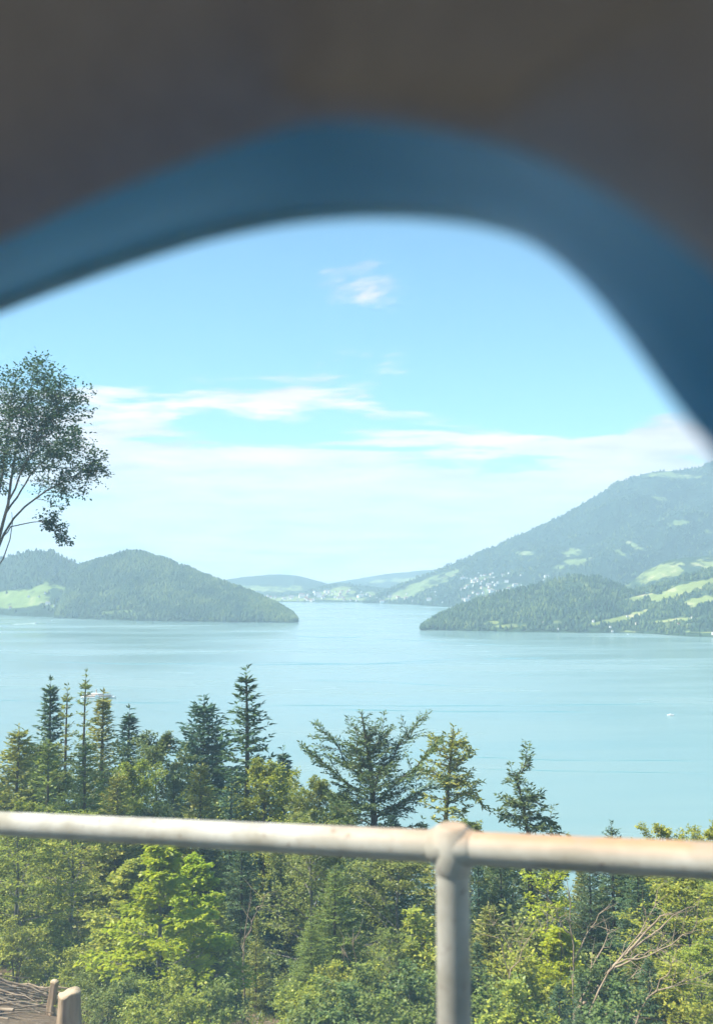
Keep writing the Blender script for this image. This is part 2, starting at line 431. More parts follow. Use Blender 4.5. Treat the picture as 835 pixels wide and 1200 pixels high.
A1 = [(-420, 650, 5600, 4700), (-200, 640, 5600, 4750), (-60, 656, 5500, 4800), (0, 655, 5500, 4800), (20, 650, 5500, 4700), (45, 645, 5400, 4600), (62, 647, 5400, 4600), (80, 655, 5300, 4600), (95, 662, 5250, 4550), (130, 676, 5100, 4500), (170, 700, 5000, 4500)]
PA = [(15, 704, 60, 11, -3, 1.0), (48, 692, 34, 7, -12, 0.9), (-60, 700, 70, 14, 0, 0.9), (70, 690, 14, 6, 0, 0.8)]
hillA = Hill('wooded_hill', A1, M['hill'], 130, 60, 0.035, 0.8, PA, 11)
B1 = [(66, 722, 4520, 4480), (80, 682, 4800, 4450), (95, 664, 4900, 4400), (120, 655, 4900, 4330), (150, 646, 4850, 4250), (166, 647, 4820, 4220), (185, 653, 4780, 4200), (205, 660, 4740, 4170), (250, 678, 4600, 4130), (280, 690, 4480, 4110), (310, 702, 4330, 4110), (332, 713, 4220, 4110), (344, 722, 4160, 4110), (349, 728, 4135, 4120)]
PB = [(135, 717, 26, 2.2, -4, 0.75), (128, 693, 6, 2, 0, 0.6)]
hillB = Hill('wooded_hill', B1, M['hill'], 190, 90, 0.085, 0.72, PB, 5)
C1 = [(200, 690, 9800, 8200), (250, 682, 9800, 8200), (285, 676, 9800, 8200), (320, 673, 9800, 8200), (345, 674, 9800, 8200), (370, 680, 9800, 8200), (395, 688, 9800, 8200), (430, 700, 9800, 8200)]
hillC = Hill('distant_hill', C1, M['hill_far'], 90, 40, 0.03, 0.8, [(300, 690, 60, 5, 0, 0.7)], 31, 6)
D1 = [(330, 700, 11500, 9500), (370, 688, 11500, 9500), (395, 682, 11500, 9500), (420, 678, 11500, 9500), (450, 673, 11500, 9500), (480, 670, 11500, 9500), (515, 667, 11500, 9500), (560, 655, 11500, 9500), (640, 650, 11500, 9500), (760, 640, 11500, 9500)]
hillD = Hill('distant_hill', D1, M['hill_far'], 100, 40, 0.03, 0.8, [(470, 680, 40, 3, -4, 0.7)], 33, 6)
E1 = [(200, 698, 7800, 6800), (290, 697, 7800, 6780), (340, 696, 7800, 6720), (365, 690, 7700, 6700), (385, 684, 7700, 6680), (400, 683, 7700, 6650), (425, 686, 7700, 6620), (450, 689, 7700, 6600), (480, 691, 7700, 6560), (520, 694, 7600, 6450), (560, 696, 7600, 6400)]
PE = [(395, 694, 24, 5, -6, 0.9), (450, 697, 30, 4, 5, 0.7), (340, 702, 50, 2.5, 0, 0.8), (420, 702, 60, 2, 0, 0.7)]
hillE = Hill('village_hill', E1, M['hill_far'], 120, 50, 0.04, 0.8, PE, 41, 6)
M1 = [(425, 706, 6560, 6480), (440, 698, 6700, 6450), (460, 689, 6800, 6350), (482, 680, 6900, 6200), (505, 672, 7000, 5950), (520, 665, 7000, 5850), (545, 655, 7050, 5750), (560, 647, 7050, 5700), (585, 638, 7100, 5650), (600, 630, 7100, 5600), (620, 622, 7150, 5550), (640, 612, 7150, 5500), (655, 606, 7200, 5500), (670, 597, 7200, 5450), (700, 580, 7250, 5400), (718, 567, 7300, 5400), (745, 558, 7300, 5350), (765, 553, 7350, 5350), (795, 551, 7400, 5300), (815, 549, 7400, 5300), (828, 543, 7450, 5300), (850, 537, 7500, 5300), (900, 520, 7500, 5300), (1000, 500, 7500, 5300), (1200, 520, 7500, 5300)]
PM = [(480, 692, 40, 7, -25, 1.0), (520, 678, 22, 4, -28, 0.8), (633, 607, 13, 5, -25, 0.9), (673, 652, 16, 12, 20, 0.65), (646, 627, 10, 4, -15, 0.6), (773, 584, 18, 3, 8, 0.9), (792, 613, 17, 4, -4, 0.8), (745, 640, 20, 3, 25, 0.6), (727, 648, 14, 3, 30, 0.8), (786, 557, 40, 4, 2, 0.75), (700, 568, 10, 4, 40, 0.5),
      (590, 688, 40, 10, -12, 0.55), (830, 622, 8, 3, 10, 0.8), (720, 598, 8, 3, 0, 0.6), (612, 648, 12, 4, 0, 0.5), (560, 680, 20, 7, -20, 0.5), (650, 668, 18, 6, -10, 0.5)]
mount = Hill('mountain', M1, M['mountain'], 260, 110, 0.13, 0.85, PM, 51, 12)
G1 = [(670, 712, 4700, 4500), (700, 698, 4900, 4500), (735, 684, 5000, 4500), (755, 670, 5050, 4450), (775, 659, 5100, 4400), (800, 653, 5100, 4400), (840, 651, 5100, 4350), (900, 640, 5100, 4300), (1050, 600, 5100, 4200), (1200, 610, 5100, 4200)]
PG = [(770, 672, 40, 10, -18, 0.9), (820, 662, 40, 7, 0, 0.8)]
hillG = Hill('green_shoulder_hill', G1, M['headland'], 120, 50, 0.05, 0.85, PG, 61)
H1 = [(492, 736, 3590, 3570), (500, 729, 3640, 3565), (512, 722, 3700, 3560), (530, 714, 3760, 3545), (560, 703, 3850, 3520), (585, 696, 3900, 3500), (610, 690, 3950, 3480), (640, 682, 4000, 3460), (665, 677, 4020, 3440), (685, 675, 4020, 3430), (703, 677, 4000, 3425), (720, 684, 3950, 3425), (738, 692, 3900, 3420), (755, 690, 3900, 3380), (775, 684, 3900, 3320), (800, 676, 3900, 3240), (835, 667, 3900, 3190), (900, 650, 3900, 3130), (1000, 630, 3900, 3050), (1200, 640, 3800, 2900)]
PH = [(800, 690, 46, 7, -16, 1.0), (822, 704, 22, 6, -14, 0.9), (752, 700, 18, 4, -12, 0.9), (706, 729, 30, 2.6, -12, 1.0), (738, 722, 22, 3, -18, 1.0), (658, 730, 14, 4, 0, 0.8), (600, 733, 26, 2.5, -4, 0.7), (790, 727, 30, 2.5, -5, 0.75), (820, 741, 30, 1.4, 2, 0.9), (672, 686, 14, 3, 0, 0.6), (640, 700, 10, 2, 0, 0.5), (575, 730, 10, 2.5, 0, 0.5), (735, 740, 12, 1.5, 0, 0.8), (880, 690, 60, 14, -10, 0.9)]
head = Hill('wooded_headland', H1, M['headland'], 260, 90, 0.06, 0.75, PH, 71)

# far woods on those slopes: each a mass nobody could count
def far_wood(name, hill, n, h, mat, label, keep=0.4, bias=0.0, seed=1):
    r = np.random.default_rng(seed)
    uu = r.random(n); ww = r.random(n) ** 0.9 * 1.02
    pos = hill.surf(uu, ww)
    md = hill.meadow(pos, ww) + 0.9 * fbm(pos[:, 0] / 130.0, pos[:, 1] / 130.0, seed + 5, 3) + bias
    pos = pos[(md < keep) & (pos[:, 2] > 1.5)]
    n = len(pos)
    hh = h * r.uniform(0.55, 1.2, n); rr = hh * r.uniform(0.24, 0.46, n); rot = r.random(n) * 6.28
    k = 5; ang = np.arange(k) * 2 * math.pi / k
    ca = np.cos(rot[:, None] + ang); sa = np.sin(rot[:, None] + ang)
    j1 = r.uniform(0.75, 1.2, (n, k)); j2 = r.uniform(0.6, 1.0, (n, k))
    ring1 = np.stack([pos[:, 0:1] + ca * rr[:, None] * j1, pos[:, 1:2] + sa * rr[:, None] * j1, np.repeat((pos[:, 2] + 0.05 * hh)[:, None], k, 1)], -1)
    ring2 = np.stack([pos[:, 0:1] + ca * rr[:, None] * j2 * 0.8, pos[:, 1:2] + sa * rr[:, None] * j2 * 0.8, (pos[:, 2] + 0.6 * hh)[:, None] + r.uniform(-0.08, 0.08, (n, k)) * hh[:, None]], -1)
    top = pos + np.stack([0 * hh, 0 * hh, hh], -1)
    V = np.concatenate([ring1, ring2, top[:, None]], 1).reshape(-1, 3)
    b = (np.arange(n) * 11)[:, None]; j = np.arange(k)[None]; j2i = (j + 1) % k
    Fq = np.stack([b + j, b + j2i, b + 5 + j2i, b + 5 + j], -1).reshape(-1, 4)
    Ft = np.stack([b + 5 + j, b + 5 + j2i, b + 10 + 0 * j], -1).reshape(-1, 3)
    tag(link(name, mesh_from(name, V, [Fq, Ft], mat)), label, 'woodland', None, 'stuff')
def mat_wood():
    m, nt, out = new_mat('far_wood')
    tcn = node(nt, 'ShaderNodeTexCoord').outputs['Object']; g = node(nt, 'ShaderNodeNewGeometry')
    stand = noise(nt, 0.0065, 5, 0.62, tcn); isl = g.outputs['Random Per Island']
    a = node(nt, 'ShaderNodeMath', operation='MULTIPLY_ADD'); nt.links.new(isl, a.inputs[0]); a.inputs[1].default_value = 0.34; a.inputs[2].default_value = -0.17
    b = node(nt, 'ShaderNodeMath', operation='ADD'); nt.links.new(stand, b.inputs[0]); nt.links.new(a.outputs[0], b.inputs[1])
    c = ramp(nt, b.outputs[0], [(0.28, (0.018, 0.040, 0.026)), (0.48, (0.034, 0.064, 0.030)), (0.62, (0.075, 0.110, 0.038)), (0.75, (0.12, 0.15, 0.05))])
    principled(nt, out, c, 0.95, None, 0.05); return m
M['wood'] = mat_wood()
far_wood('distant_wood', hillA, 5000, 20, M['wood'], 'dark woodland over the twin-topped hill behind the lakeside meadow', seed=2)
far_wood('distant_wood', hillB, 14000, 19, M['wood'], 'dense woodland covering the rounded hill that tapers into the lake', 0.5, seed=3)
far_wood('distant_wood', head, 11000, 17, M['wood'], 'woodland over the low headland in front of the big mountain', 0.36, seed=4)
far_wood('distant_wood', mount, 12000, 20, M['wood'], 'dark woodland on the flank of the big blue mountain', 0.3, seed=5)
far_wood('distant_wood', hillG, 1600, 17, M['wood'], 'scattered woodland on the green shoulder below the mountain', 0.2, 0.1, seed=6)
far_wood('distant_wood', hillE, 1300, 16, M['wood'], 'trees scattered over the low hill above the lakeside village', 0.15, 0.1, seed=8)

# ------------------------------------------------------------------ haze: the air over the lake
def make_haze():
    mb = MB(); mb.box((-20000, -20000, -3.5), (20000, 20000, 1650))
    m, nt, out = new_mat('haze')
    v = node(nt, 'ShaderNodeVolumePrincipled')
    v.inputs['Color'].default_value = (0.62, 0.84, 1.0, 1)
    v.inputs['Density'].default_value = 9.0e-5
    v.inputs['Anisotropy'].default_value = 0.1
    nt.links.new(v.outputs[0], out.inputs['Volume'])
    tag(mb.build('haze', m), 'pale blue summer haze over the lake and the hills', 'haze', None, 'stuff')
make_haze()

# ------------------------------------------------------------------ foliage generators
def nrm(a): return a / (np.linalg.norm(a, axis=-1, keepdims=True) + 1e-9)
def kites(base, d, L, Wd, r, flat=0.5):
    """leaf or needle sprays: base (n,3), direction d, length L, width Wd"""
    n = len(base)
    up = nrm(np.array([0, 0, 1.0]) * flat + r.normal(0, 0.6, (n, 3)))
    w = nrm(np.cross(d, up)) * (Wd * 0.5)[:, None]
    up2 = nrm(np.cross(w, d)) * (L * 0.10)[:, None]
    mid = base + d * (L * 0.45)[:, None]
    V = np.stack([base, mid + w + up2, base + d * L[:, None], mid - w + up2], 1).reshape(-1, 3)
    return V, np.arange(n * 4).reshape(n, 4)

class Crown:
    def __init__(s, seed): s.r = np.random.default_rng(seed); s.fol = MB(); s.wood = MB()
    def conifer_branch(s, pts, r0, tw_space=0.11, tw_frac=0.42, tw_max=0.6, kl=0.12, kw=0.032, ks=0.06, droop=0.12, start=0.12):
        r = s.r; pts = np.asarray(pts, float)
        seg = np.linalg.norm(np.diff(pts, axis=0), axis=1); L = seg.sum()
        cum = np.concatenate([[0], np.cumsum(seg)]) / L
        s.wood.tube(pts, np.linspace(r0, r0 * 0.25, len(pts)), 4)
        nt_ = max(3, int(L / tw_space))
        f = np.repeat(np.linspace(start, 1, nt_), 2) + r.uniform(-0.5, 0.5, nt_ * 2) / nt_
        f = np.clip(f, 0.02, 1)
        pos = np.stack([np.interp(f, cum, pts[:, k]) for k in range(3)], -1)
        tn = np.stack([np.interp(f, cum, np.gradient(pts[:, k], cum)) for k in range(3)], -1); tn = nrm(tn)
        side = nrm(np.cross(tn, np.array([0, 0, 1.0])) + 1e-4)
        sg = np.tile([1.0, -1.0], nt_)[:, None]
        td = nrm(tn * r.uniform(0.5, 0.95, (len(f), 1)) + side * sg * r.uniform(0.55, 0.95, (len(f), 1)) + np.array([0, 0, 1.0]) * r.normal(-droop, 0.16, (len(f), 1)))
        tl = np.clip(tw_frac * L * (1.05 - 0.8 * f) * r.uniform(0.6, 1.2, len(f)), 0.10, tw_max)
        nk = np.maximum(2, np.ceil(tl / ks).astype(int))
        rep = np.repeat(np.arange(len(f)), nk)
        g = (np.arange(nk.sum()) - np.repeat(np.cumsum(nk) - nk, nk)) / nk[rep]
        kp = pos[rep] + td[rep] * (tl[rep] * g)[:, None] - np.array([0, 0, 1.0]) * (droop * 0.4 * tl[rep] * g * g)[:, None]
        s2 = nrm(np.cross(td[rep], np.array([0, 0, 1.0])) + 1e-4) * np.where(np.arange(len(rep)) % 2, 1.0, -1.0)[:, None]
        kd = nrm(td[rep] * 0.8 + s2 * r.uniform(0.2, 0.8, (len(rep), 1)) + r.normal(0, 0.22, (len(rep), 3)))
        V, Fq = kites(kp, kd, kl * r.uniform(0.7, 1.25, len(rep)) * (1.1 - 0.3 * g), kw * r.uniform(0.8, 1.3, len(rep)), r, 0.8)
        s.fol.add(V, [Fq])
    def conifer(s, H, R, z0=0.1, step=0.36, nb=6, up_top=0.75, up_low=-0.12, droop=0.16, shape=0.85, lean=0.0, gap=0.0, **kw):
        r = s.r
        zz = np.linspace(0, H, 9); wob = np.cumsum(r.normal(0, 0.012 * H / 9, (9, 2)), 0)
        trunk = np.stack([wob[:, 0] + lean * zz ** 2 / H, wob[:, 1], zz], -1); trunk[0, :2] = 0
        s.wood.tube(trunk, np.maximum(0.012 * H * (1 - zz / H) ** 0.9 + 0.004 * H * 0.4, 0.01), 8)
        z = z0 * H
        while z < 0.985 * H:
            t = z / H
            base = np.array([np.interp(z, zz, trunk[:, k]) for k in range(3)])
            n = max(3, int(round(nb * (0.75 + 0.4 * r.random()))))
            a0 = r.random() * 6.28
            for q in range(n):
                if r.random() < gap: continue
                az = a0 + q * 6.283 / n + r.normal(0, 0.22)
                tt = (1 - t) / (1 - z0)
                L = R * min(1.0, tt ** shape) * r.uniform(0.7, 1.12) * (0.75 + 0.25 * min(1, (t - z0) / 0.12 + 0.3)) + 0.10
                el = up_low + (up_top - up_low) * t ** 1.6 + r.normal(0, 0.08)
                f = np.linspace(0, 1, 6)
                rad = L * f * math.cos(el); h = L * (f * math.sin(el) - droop * (1 - t) * f ** 1.5 + droop * 0.8 * (1 - t) * f ** 3)
                pts = base + np.stack([rad * math.cos(az), rad * math.sin(az), h], -1)
                s.conifer_branch(pts, max(0.006, 0.012 * L), **kw)
            z += step * r.uniform(0.75, 1.25) * (0.55 + 0.45 * (1 - t))
        # leader shoot
        tip = trunk[-1]
        s.conifer_branch(np.array([tip - [0, 0, 0.05 * H], tip - [0, 0, 0.02 * H], tip + [0, 0, 0.025 * H]]), 0.012, **{**kw, 'tw_frac': 0.2})
    def leafy(s, pts, r0, n2=12, l2=0.52, n3=4, l3=0.42, nl=5, leaf=(0.085, 0.05), planar=0.8, start=0.25, rise=0.08, twig_wood=True):
        """one limb: side branches in a plane, twigs on them, leaves on the twigs"""
        r = s.r; pts = np.asarray(pts, float)
        seg = np.linalg.norm(np.diff(pts, axis=0), axis=1); L = seg.sum(); cum = np.concatenate([[0], np.cumsum(seg)]) / L
        s.wood.tube(pts, np.linspace(r0, max(0.004, r0 * 0.2), len(pts)), 5)
        f = np.clip(np.linspace(start, 1, n2) + r.normal(0, 0.02, n2), 0, 1)
        pos = np.stack([np.interp(f, cum, pts[:, k]) for k in range(3)], -1)
        tn = nrm(np.stack([np.interp(f, cum, np.gradient(pts[:, k], cum)) for k in range(3)], -1))
        side = nrm(np.cross(tn, np.array([0, 0, 1.0])) + r.normal(0, 1 - planar + 0.02, tn.shape))
        sg = np.where(np.arange(n2) % 2, 1.0, -1.0)[:, None]
        d2 = nrm(tn * r.uniform(0.4, 0.8, (n2, 1)) + side * sg * r.uniform(0.6, 1.0, (n2, 1)) + np.array([0, 0, 1.0]) * r.normal(rise, 0.12 + 0.3 * (1 - planar), (n2, 1)))
        len2 = l2 * L * (1.12 - 0.75 * f) * r.uniform(0.6, 1.2, n2)
        if twig_wood:
            for q in range(n2):
                s.wood.tube(np.array([pos[q], pos[q] + d2[q] * len2[q] * 0.5 + r.normal(0, 0.02, 3) * len2[q], pos[q] + d2[q] * len2[q]]), [r0 * 0.3, r0 * 0.2, 0.003], 3)
        g = np.tile(np.linspace(0.25, 1, n3), n2); i2 = np.repeat(np.arange(n2), n3)
        p3 = pos[i2] + d2[i2] * (len2[i2] * g)[:, None]
        sd = nrm(np.cross(d2[i2], np.array([0, 0, 1.0])) + r.normal(0, 1 - planar + 0.05, (len(i2), 3)))
        d3 = nrm(d2[i2] * r.uniform(0.3, 0.9, (len(i2), 1)) + sd * np.where(np.arange(len(i2)) % 2, 1.0, -1.0)[:, None] + np.array([0, 0, 1.0]) * r.normal(0.0, 0.18, (len(i2), 1)))
        len3 = l3 * len2[i2] * (1.15 - 0.6 * g) * r.uniform(0.6, 1.3, len(i2)) + leaf[0] * 0.6
        h = np.tile(np.linspace(0.1, 1, nl), len(i2)); i3 = np.repeat(np.arange(len(i2)), nl)
        lp = p3[i3] + d3[i3] * (len3[i3] * h)[:, None] + r.normal(0, leaf[0] * 0.25, (len(i3), 3))
        sd3 = nrm(np.cross(d3[i3], np.array([0, 0, 1.0])) + 1e-4) * np.where(np.arange(len(i3)) % 2, 1.0, -1.0)[:, None]
        ld = nrm(d3[i3] * 0.6 + sd3 * 0.7 + r.normal(0, 0.35, (len(i3), 3)) - np.array([0, 0, 0.18]))
        V, Fq = kites(lp, ld, leaf[0] * r.uniform(0.65, 1.25, len(i3)), leaf[1] * r.uniform(0.7, 1.25, len(i3)), r, 0.7 + planar)
        s.fol.add(V, [Fq])
    def broadleaf(s, H, R, z0=0.25, n1=26, el=(0.15, 1.0), trunk_r=None, lean=0.0, stems=1, shape='round', curve=-0.1, **kw):
        r = s.r
        for st in range(stems):
            zz = np.linspace(0, H * (1 if st == 0 else r.uniform(0.7, 0.95)), 8); Hs = zz[-1]
            a = r.random() * 6.28; sl = (0.0 if stems == 1 else r.uniform(0.1, 0.35)) * R
            wob = np.cumsum(r.normal(0, 0.018 * H / 8 * 2, (8, 2)), 0); wob[0] = 0
            trunk = np.stack([wob[:, 0] + lean * zz + math.cos(a) * sl * zz / Hs, wob[:, 1] + math.sin(a) * sl * zz / Hs, zz], -1)
            tr = trunk_r or 0.013 * H
            s.wood.tube(trunk, tr * (1.02 - 0.9 * zz / Hs), 7)
            for q in range(max(4, n1 // stems)):
                t = z0 + (0.99 - z0) * ((q + r.random()) / max(4, n1 // stems)) ** 0.9
                base = np.array([np.interp(t * Hs, zz, trunk[:, k]) for k in range(3)])
                az = q * 2.4 + r.normal(0, 0.35)
                x = (t - z0) / (1 - z0)
                sh = {'round': math.sqrt(max(0.06, 1 - (2 * x - 0.75) ** 2 / 1.6)), 'cone': max(0.12, 1 - 0.85 * x), 'vase': 0.5 + 0.5 * x, 'open': 0.75}[shape]
                L = R * sh * r.uniform(0.65, 1.15)
                e = el[0] + (el[1] - el[0]) * x + r.normal(0, 0.12)
                f = np.linspace(0, 1, 6)
                rad = L * f * math.cos(e); h = L * (f * math.sin(e) + curve * f ** 2)
                pts = base + np.stack([rad * math.cos(az), rad * math.sin(az), h], -1) + r.normal(0, 0.012, (6, 3)) * L * f[:, None]
                s.leafy(pts, max(0.006, 0.35 * tr * (1 - 0.6 * x)), **kw)
    def meshes(s, name, leaf_mat, bark):
        return s.fol.mesh(name + '_crown', leaf_mat, False), s.wood.mesh(name + '_trunk', bark, True)

PROTO = {}
def proto_conifer(key, seed, H, R, mat, bark='bark', **kw):
    c = Crown(seed); c.conifer(H, R, **kw); PROTO[key] = (*c.meshes(key, M[mat], M[bark]), H)
def proto_broad(key, seed, H, R, mat, bark='bark', **kw):
    c = Crown(seed); c.broadleaf(H, R, **kw); PROTO[key] = (*c.meshes(key, M[mat], M[bark]), H)

far = dict(kl=0.27, kw=0.085, ks=0.12, tw_space=0.17, tw_max=0.8, tw_frac=0.5)
mid = dict(kl=0.17, kw=0.055, ks=0.08, tw_space=0.12, tw_max=0.65, tw_frac=0.5)
near = dict(kl=0.12, kw=0.036, ks=0.05, tw_space=0.085, tw_max=0.55, tw_frac=0.48)
proto_conifer('spruce_full', 1, 14, 2.9, 'spruce', z0=0.06, step=0.46, nb=7, **far)
proto_conifer('spruce_slim', 2, 14, 2.0, 'spruce', z0=0.06, step=0.46, nb=6, **far)
proto_conifer('spruce_broad', 3, 12, 3.4, 'spruce_blue', z0=0.05, step=0.42, nb=7, shape=0.7, **far)
proto_conifer('spruce_tiered', 4, 14, 2.9, 'spruce', z0=0.06, step=0.62, nb=6, up_low=-0.2, droop=0.25, **far)
proto_conifer('young_fir', 5, 7, 1.9, 'fir_light', z0=0.04, step=0.30, nb=7, up_low=0.1, up_top=0.8, droop=0.1, **mid)
proto_conifer('young_fir_loose', 6, 7, 1.7, 'fir_light', z0=0.06, step=0.40, nb=6, up_low=0.15, up_top=0.9, droop=0.05, gap=0.15, **mid)
proto_conifer('larch', 7, 7, 1.9, 'larch', z0=0.08, step=0.28, nb=6, up_low=0.05, up_top=0.7, droop=0.1, kl=0.10, kw=0.036, ks=0.05, tw_space=0.09, tw_max=0.5, tw_frac=0.5)
proto_conifer('spindly_spruce', 8, 10, 0.95, 'fir_light', z0=0.25, step=0.55, nb=5, up_low=0.0, up_top=0.7, gap=0.25, **mid)
proto_conifer('near_spruce', 9, 8, 2.1, 'spruce', z0=0.08, step=0.36, nb=6, up_low=-0.05, **near)
proto_broad('beech_sapling', 20, 4, 1.25, 'beech', 'bark_grey', z0=0.18, n1=26, el=(0.05, 0.9), shape='cone', n2=12, n3=4, nl=6, leaf=(0.085, 0.052), planar=0.92, curve=-0.12)
proto_broad('beech_young', 21, 6, 1.9, 'leaf', 'bark_grey', z0=0.16, n1=32, el=(0.05, 1.0), shape='round', n2=13, n3=4, nl=6, leaf=(0.09, 0.055), planar=0.88, curve=-0.12)
proto_broad('birch_young', 22, 6, 1.6, 'leaf_olive', 'bark_grey', z0=0.12, n1=34, el=(0.3, 1.1), shape='round', n2=12, n3=4, nl=6, leaf=(0.065, 0.042), planar=0.5, curve=-0.2)
proto_broad('round_tree', 23, 10, 3.2, 'leaf_dark', 'bark', z0=0.16, n1=44, el=(0.1, 1.1), shape='round', n2=14, n3=5, nl=6, leaf=(0.13, 0.085), planar=0.6, curve=-0.1, twig_wood=False)
proto_broad('shrub', 24, 2.2, 1.2, 'leaf', 'bark', z0=0.06, n1=26, el=(0.2, 1.1), shape='round', stems=3, n2=9, n3=4, nl=5, leaf=(0.085, 0.052), planar=0.6, curve=-0.1)
proto_broad('sparse_sapling', 25, 5, 1.0, 'beech', 'bark_grey', z0=0.35, n1=14, el=(0.2, 0.9), shape='open', n2=9, n3=3, nl=5, leaf=(0.085, 0.055), planar=0.9, curve=-0.05)

def put_tree(name, key, px, top, Y, label, cat='tree', group=None, mat=None, bark=None, wide=1.0, rz=None, tilt=0.0, sink=0.12):
    crown, trunk, H0 = PROTO[key]
    top_p = P(px, top, Y)
    x = top_p[0]; gz = float(ground(x, Y))
    h = top_p[2] - gz
    o = empty(name, (x, Y, gz - sink), rng.random() * 6.28 if rz is None else rz)
    k = (h + sink) / (H0 * 1.02)
    o.scale = (k * wide, k * wide, k)
    if tilt: o.rotation_euler = (rng.normal(0, tilt), rng.normal(0, tilt), o.rotation_euler[2])
    t = link('trunk', trunk, o); c = link('crown', crown, o)
    if mat:
        c.material_slots[0].link = 'OBJECT'; c.material_slots[0].material = M[mat]
    if bark:
        t.material_slots[0].link = 'OBJECT'; t.material_slots[0].material = M[bark]
    tag(o, label, cat, group)
    return o

# --- the trees one can pick out against the lake
put_tree('spruce_tree', 'spruce_slim', 62, 797, 52, 'slim dark spruce with a pointed top, standing before the pale steamer', wide=1.25)
put_tree('spruce_tree', 'spindly_spruce', 79, 806, 44, 'thin spindly spruce with sparse pale branches beside the slim dark spruce', wide=1.0, mat='larch')
put_tree('spruce_tree', 'spindly_spruce', 99, 790, 43, 'tallest thin spindly spruce, its tip reaching above the steamer', wide=0.9, mat='larch')
put_tree('spruce_tree', 'spruce_slim', 119, 812, 46, 'mid-green spruce whose tip crosses the steamer hull', wide=1.35, mat='fir_light')
put_tree('spruce_tree', 'spruce_slim', 150, 831, 54, 'small blue-green spruce standing alone right of the steamer', wide=1.4, mat='spruce_blue')
put_tree('spruce_tree', 'spruce_broad', 240, 818, 52, 'broad blue-green spruce with a wide crown next to the tallest spruce', wide=1.25)
put_tree('spruce_tree', 'spruce_tiered', 292, 785, 44, 'tallest tiered spruce, its tip high against the lake', wide=1.3)
put_tree('spruce_tree', 'spruce_full', 331, 878, 50, 'hazy blue spruce half hidden behind the tallest tiered spruce', mat='spruce_blue', wide=1.2)
put_tree('spruce_tree', 'young_fir', 236, 892, 30, 'light green fluffy young fir in front of the broad blue spruce', wide=1.05, mat='fir_light')
put_tree('broadleaf_tree', 'round_tree', 182, 872, 44, 'dark green round-crowned tree between the small spruce and the broad spruce', wide=1.0)
put_tree('broadleaf_tree', 'round_tree', 372, 925, 36, 'light olive bushy tree at the foot of the irregular fir', mat='leaf_olive', wide=0.9)
put_tree('young_fir', 'young_fir', 22, 852, 33, 'bushy light green young fir beside the slim dark spruce, lower than it', wide=1.25)
put_tree('young_fir', 'young_fir_loose', 60, 872, 30, 'loose pale green young fir in front of the slim dark spruce', wide=1.25, mat='larch')
put_tree('young_fir', 'larch', 100, 865, 28, 'pale yellow-green larch in front of the spindly spruces', wide=1.3)
put_tree('young_fir', 'young_fir', 138, 905, 27, 'bright young fir leaning over the rail below the small blue-green spruce', wide=1.2)
put_tree('young_fir', 'young_fir_loose', -22, 862, 29, 'light green young fir cut by the edge of the view, beside the bushy fir', wide=1.2)

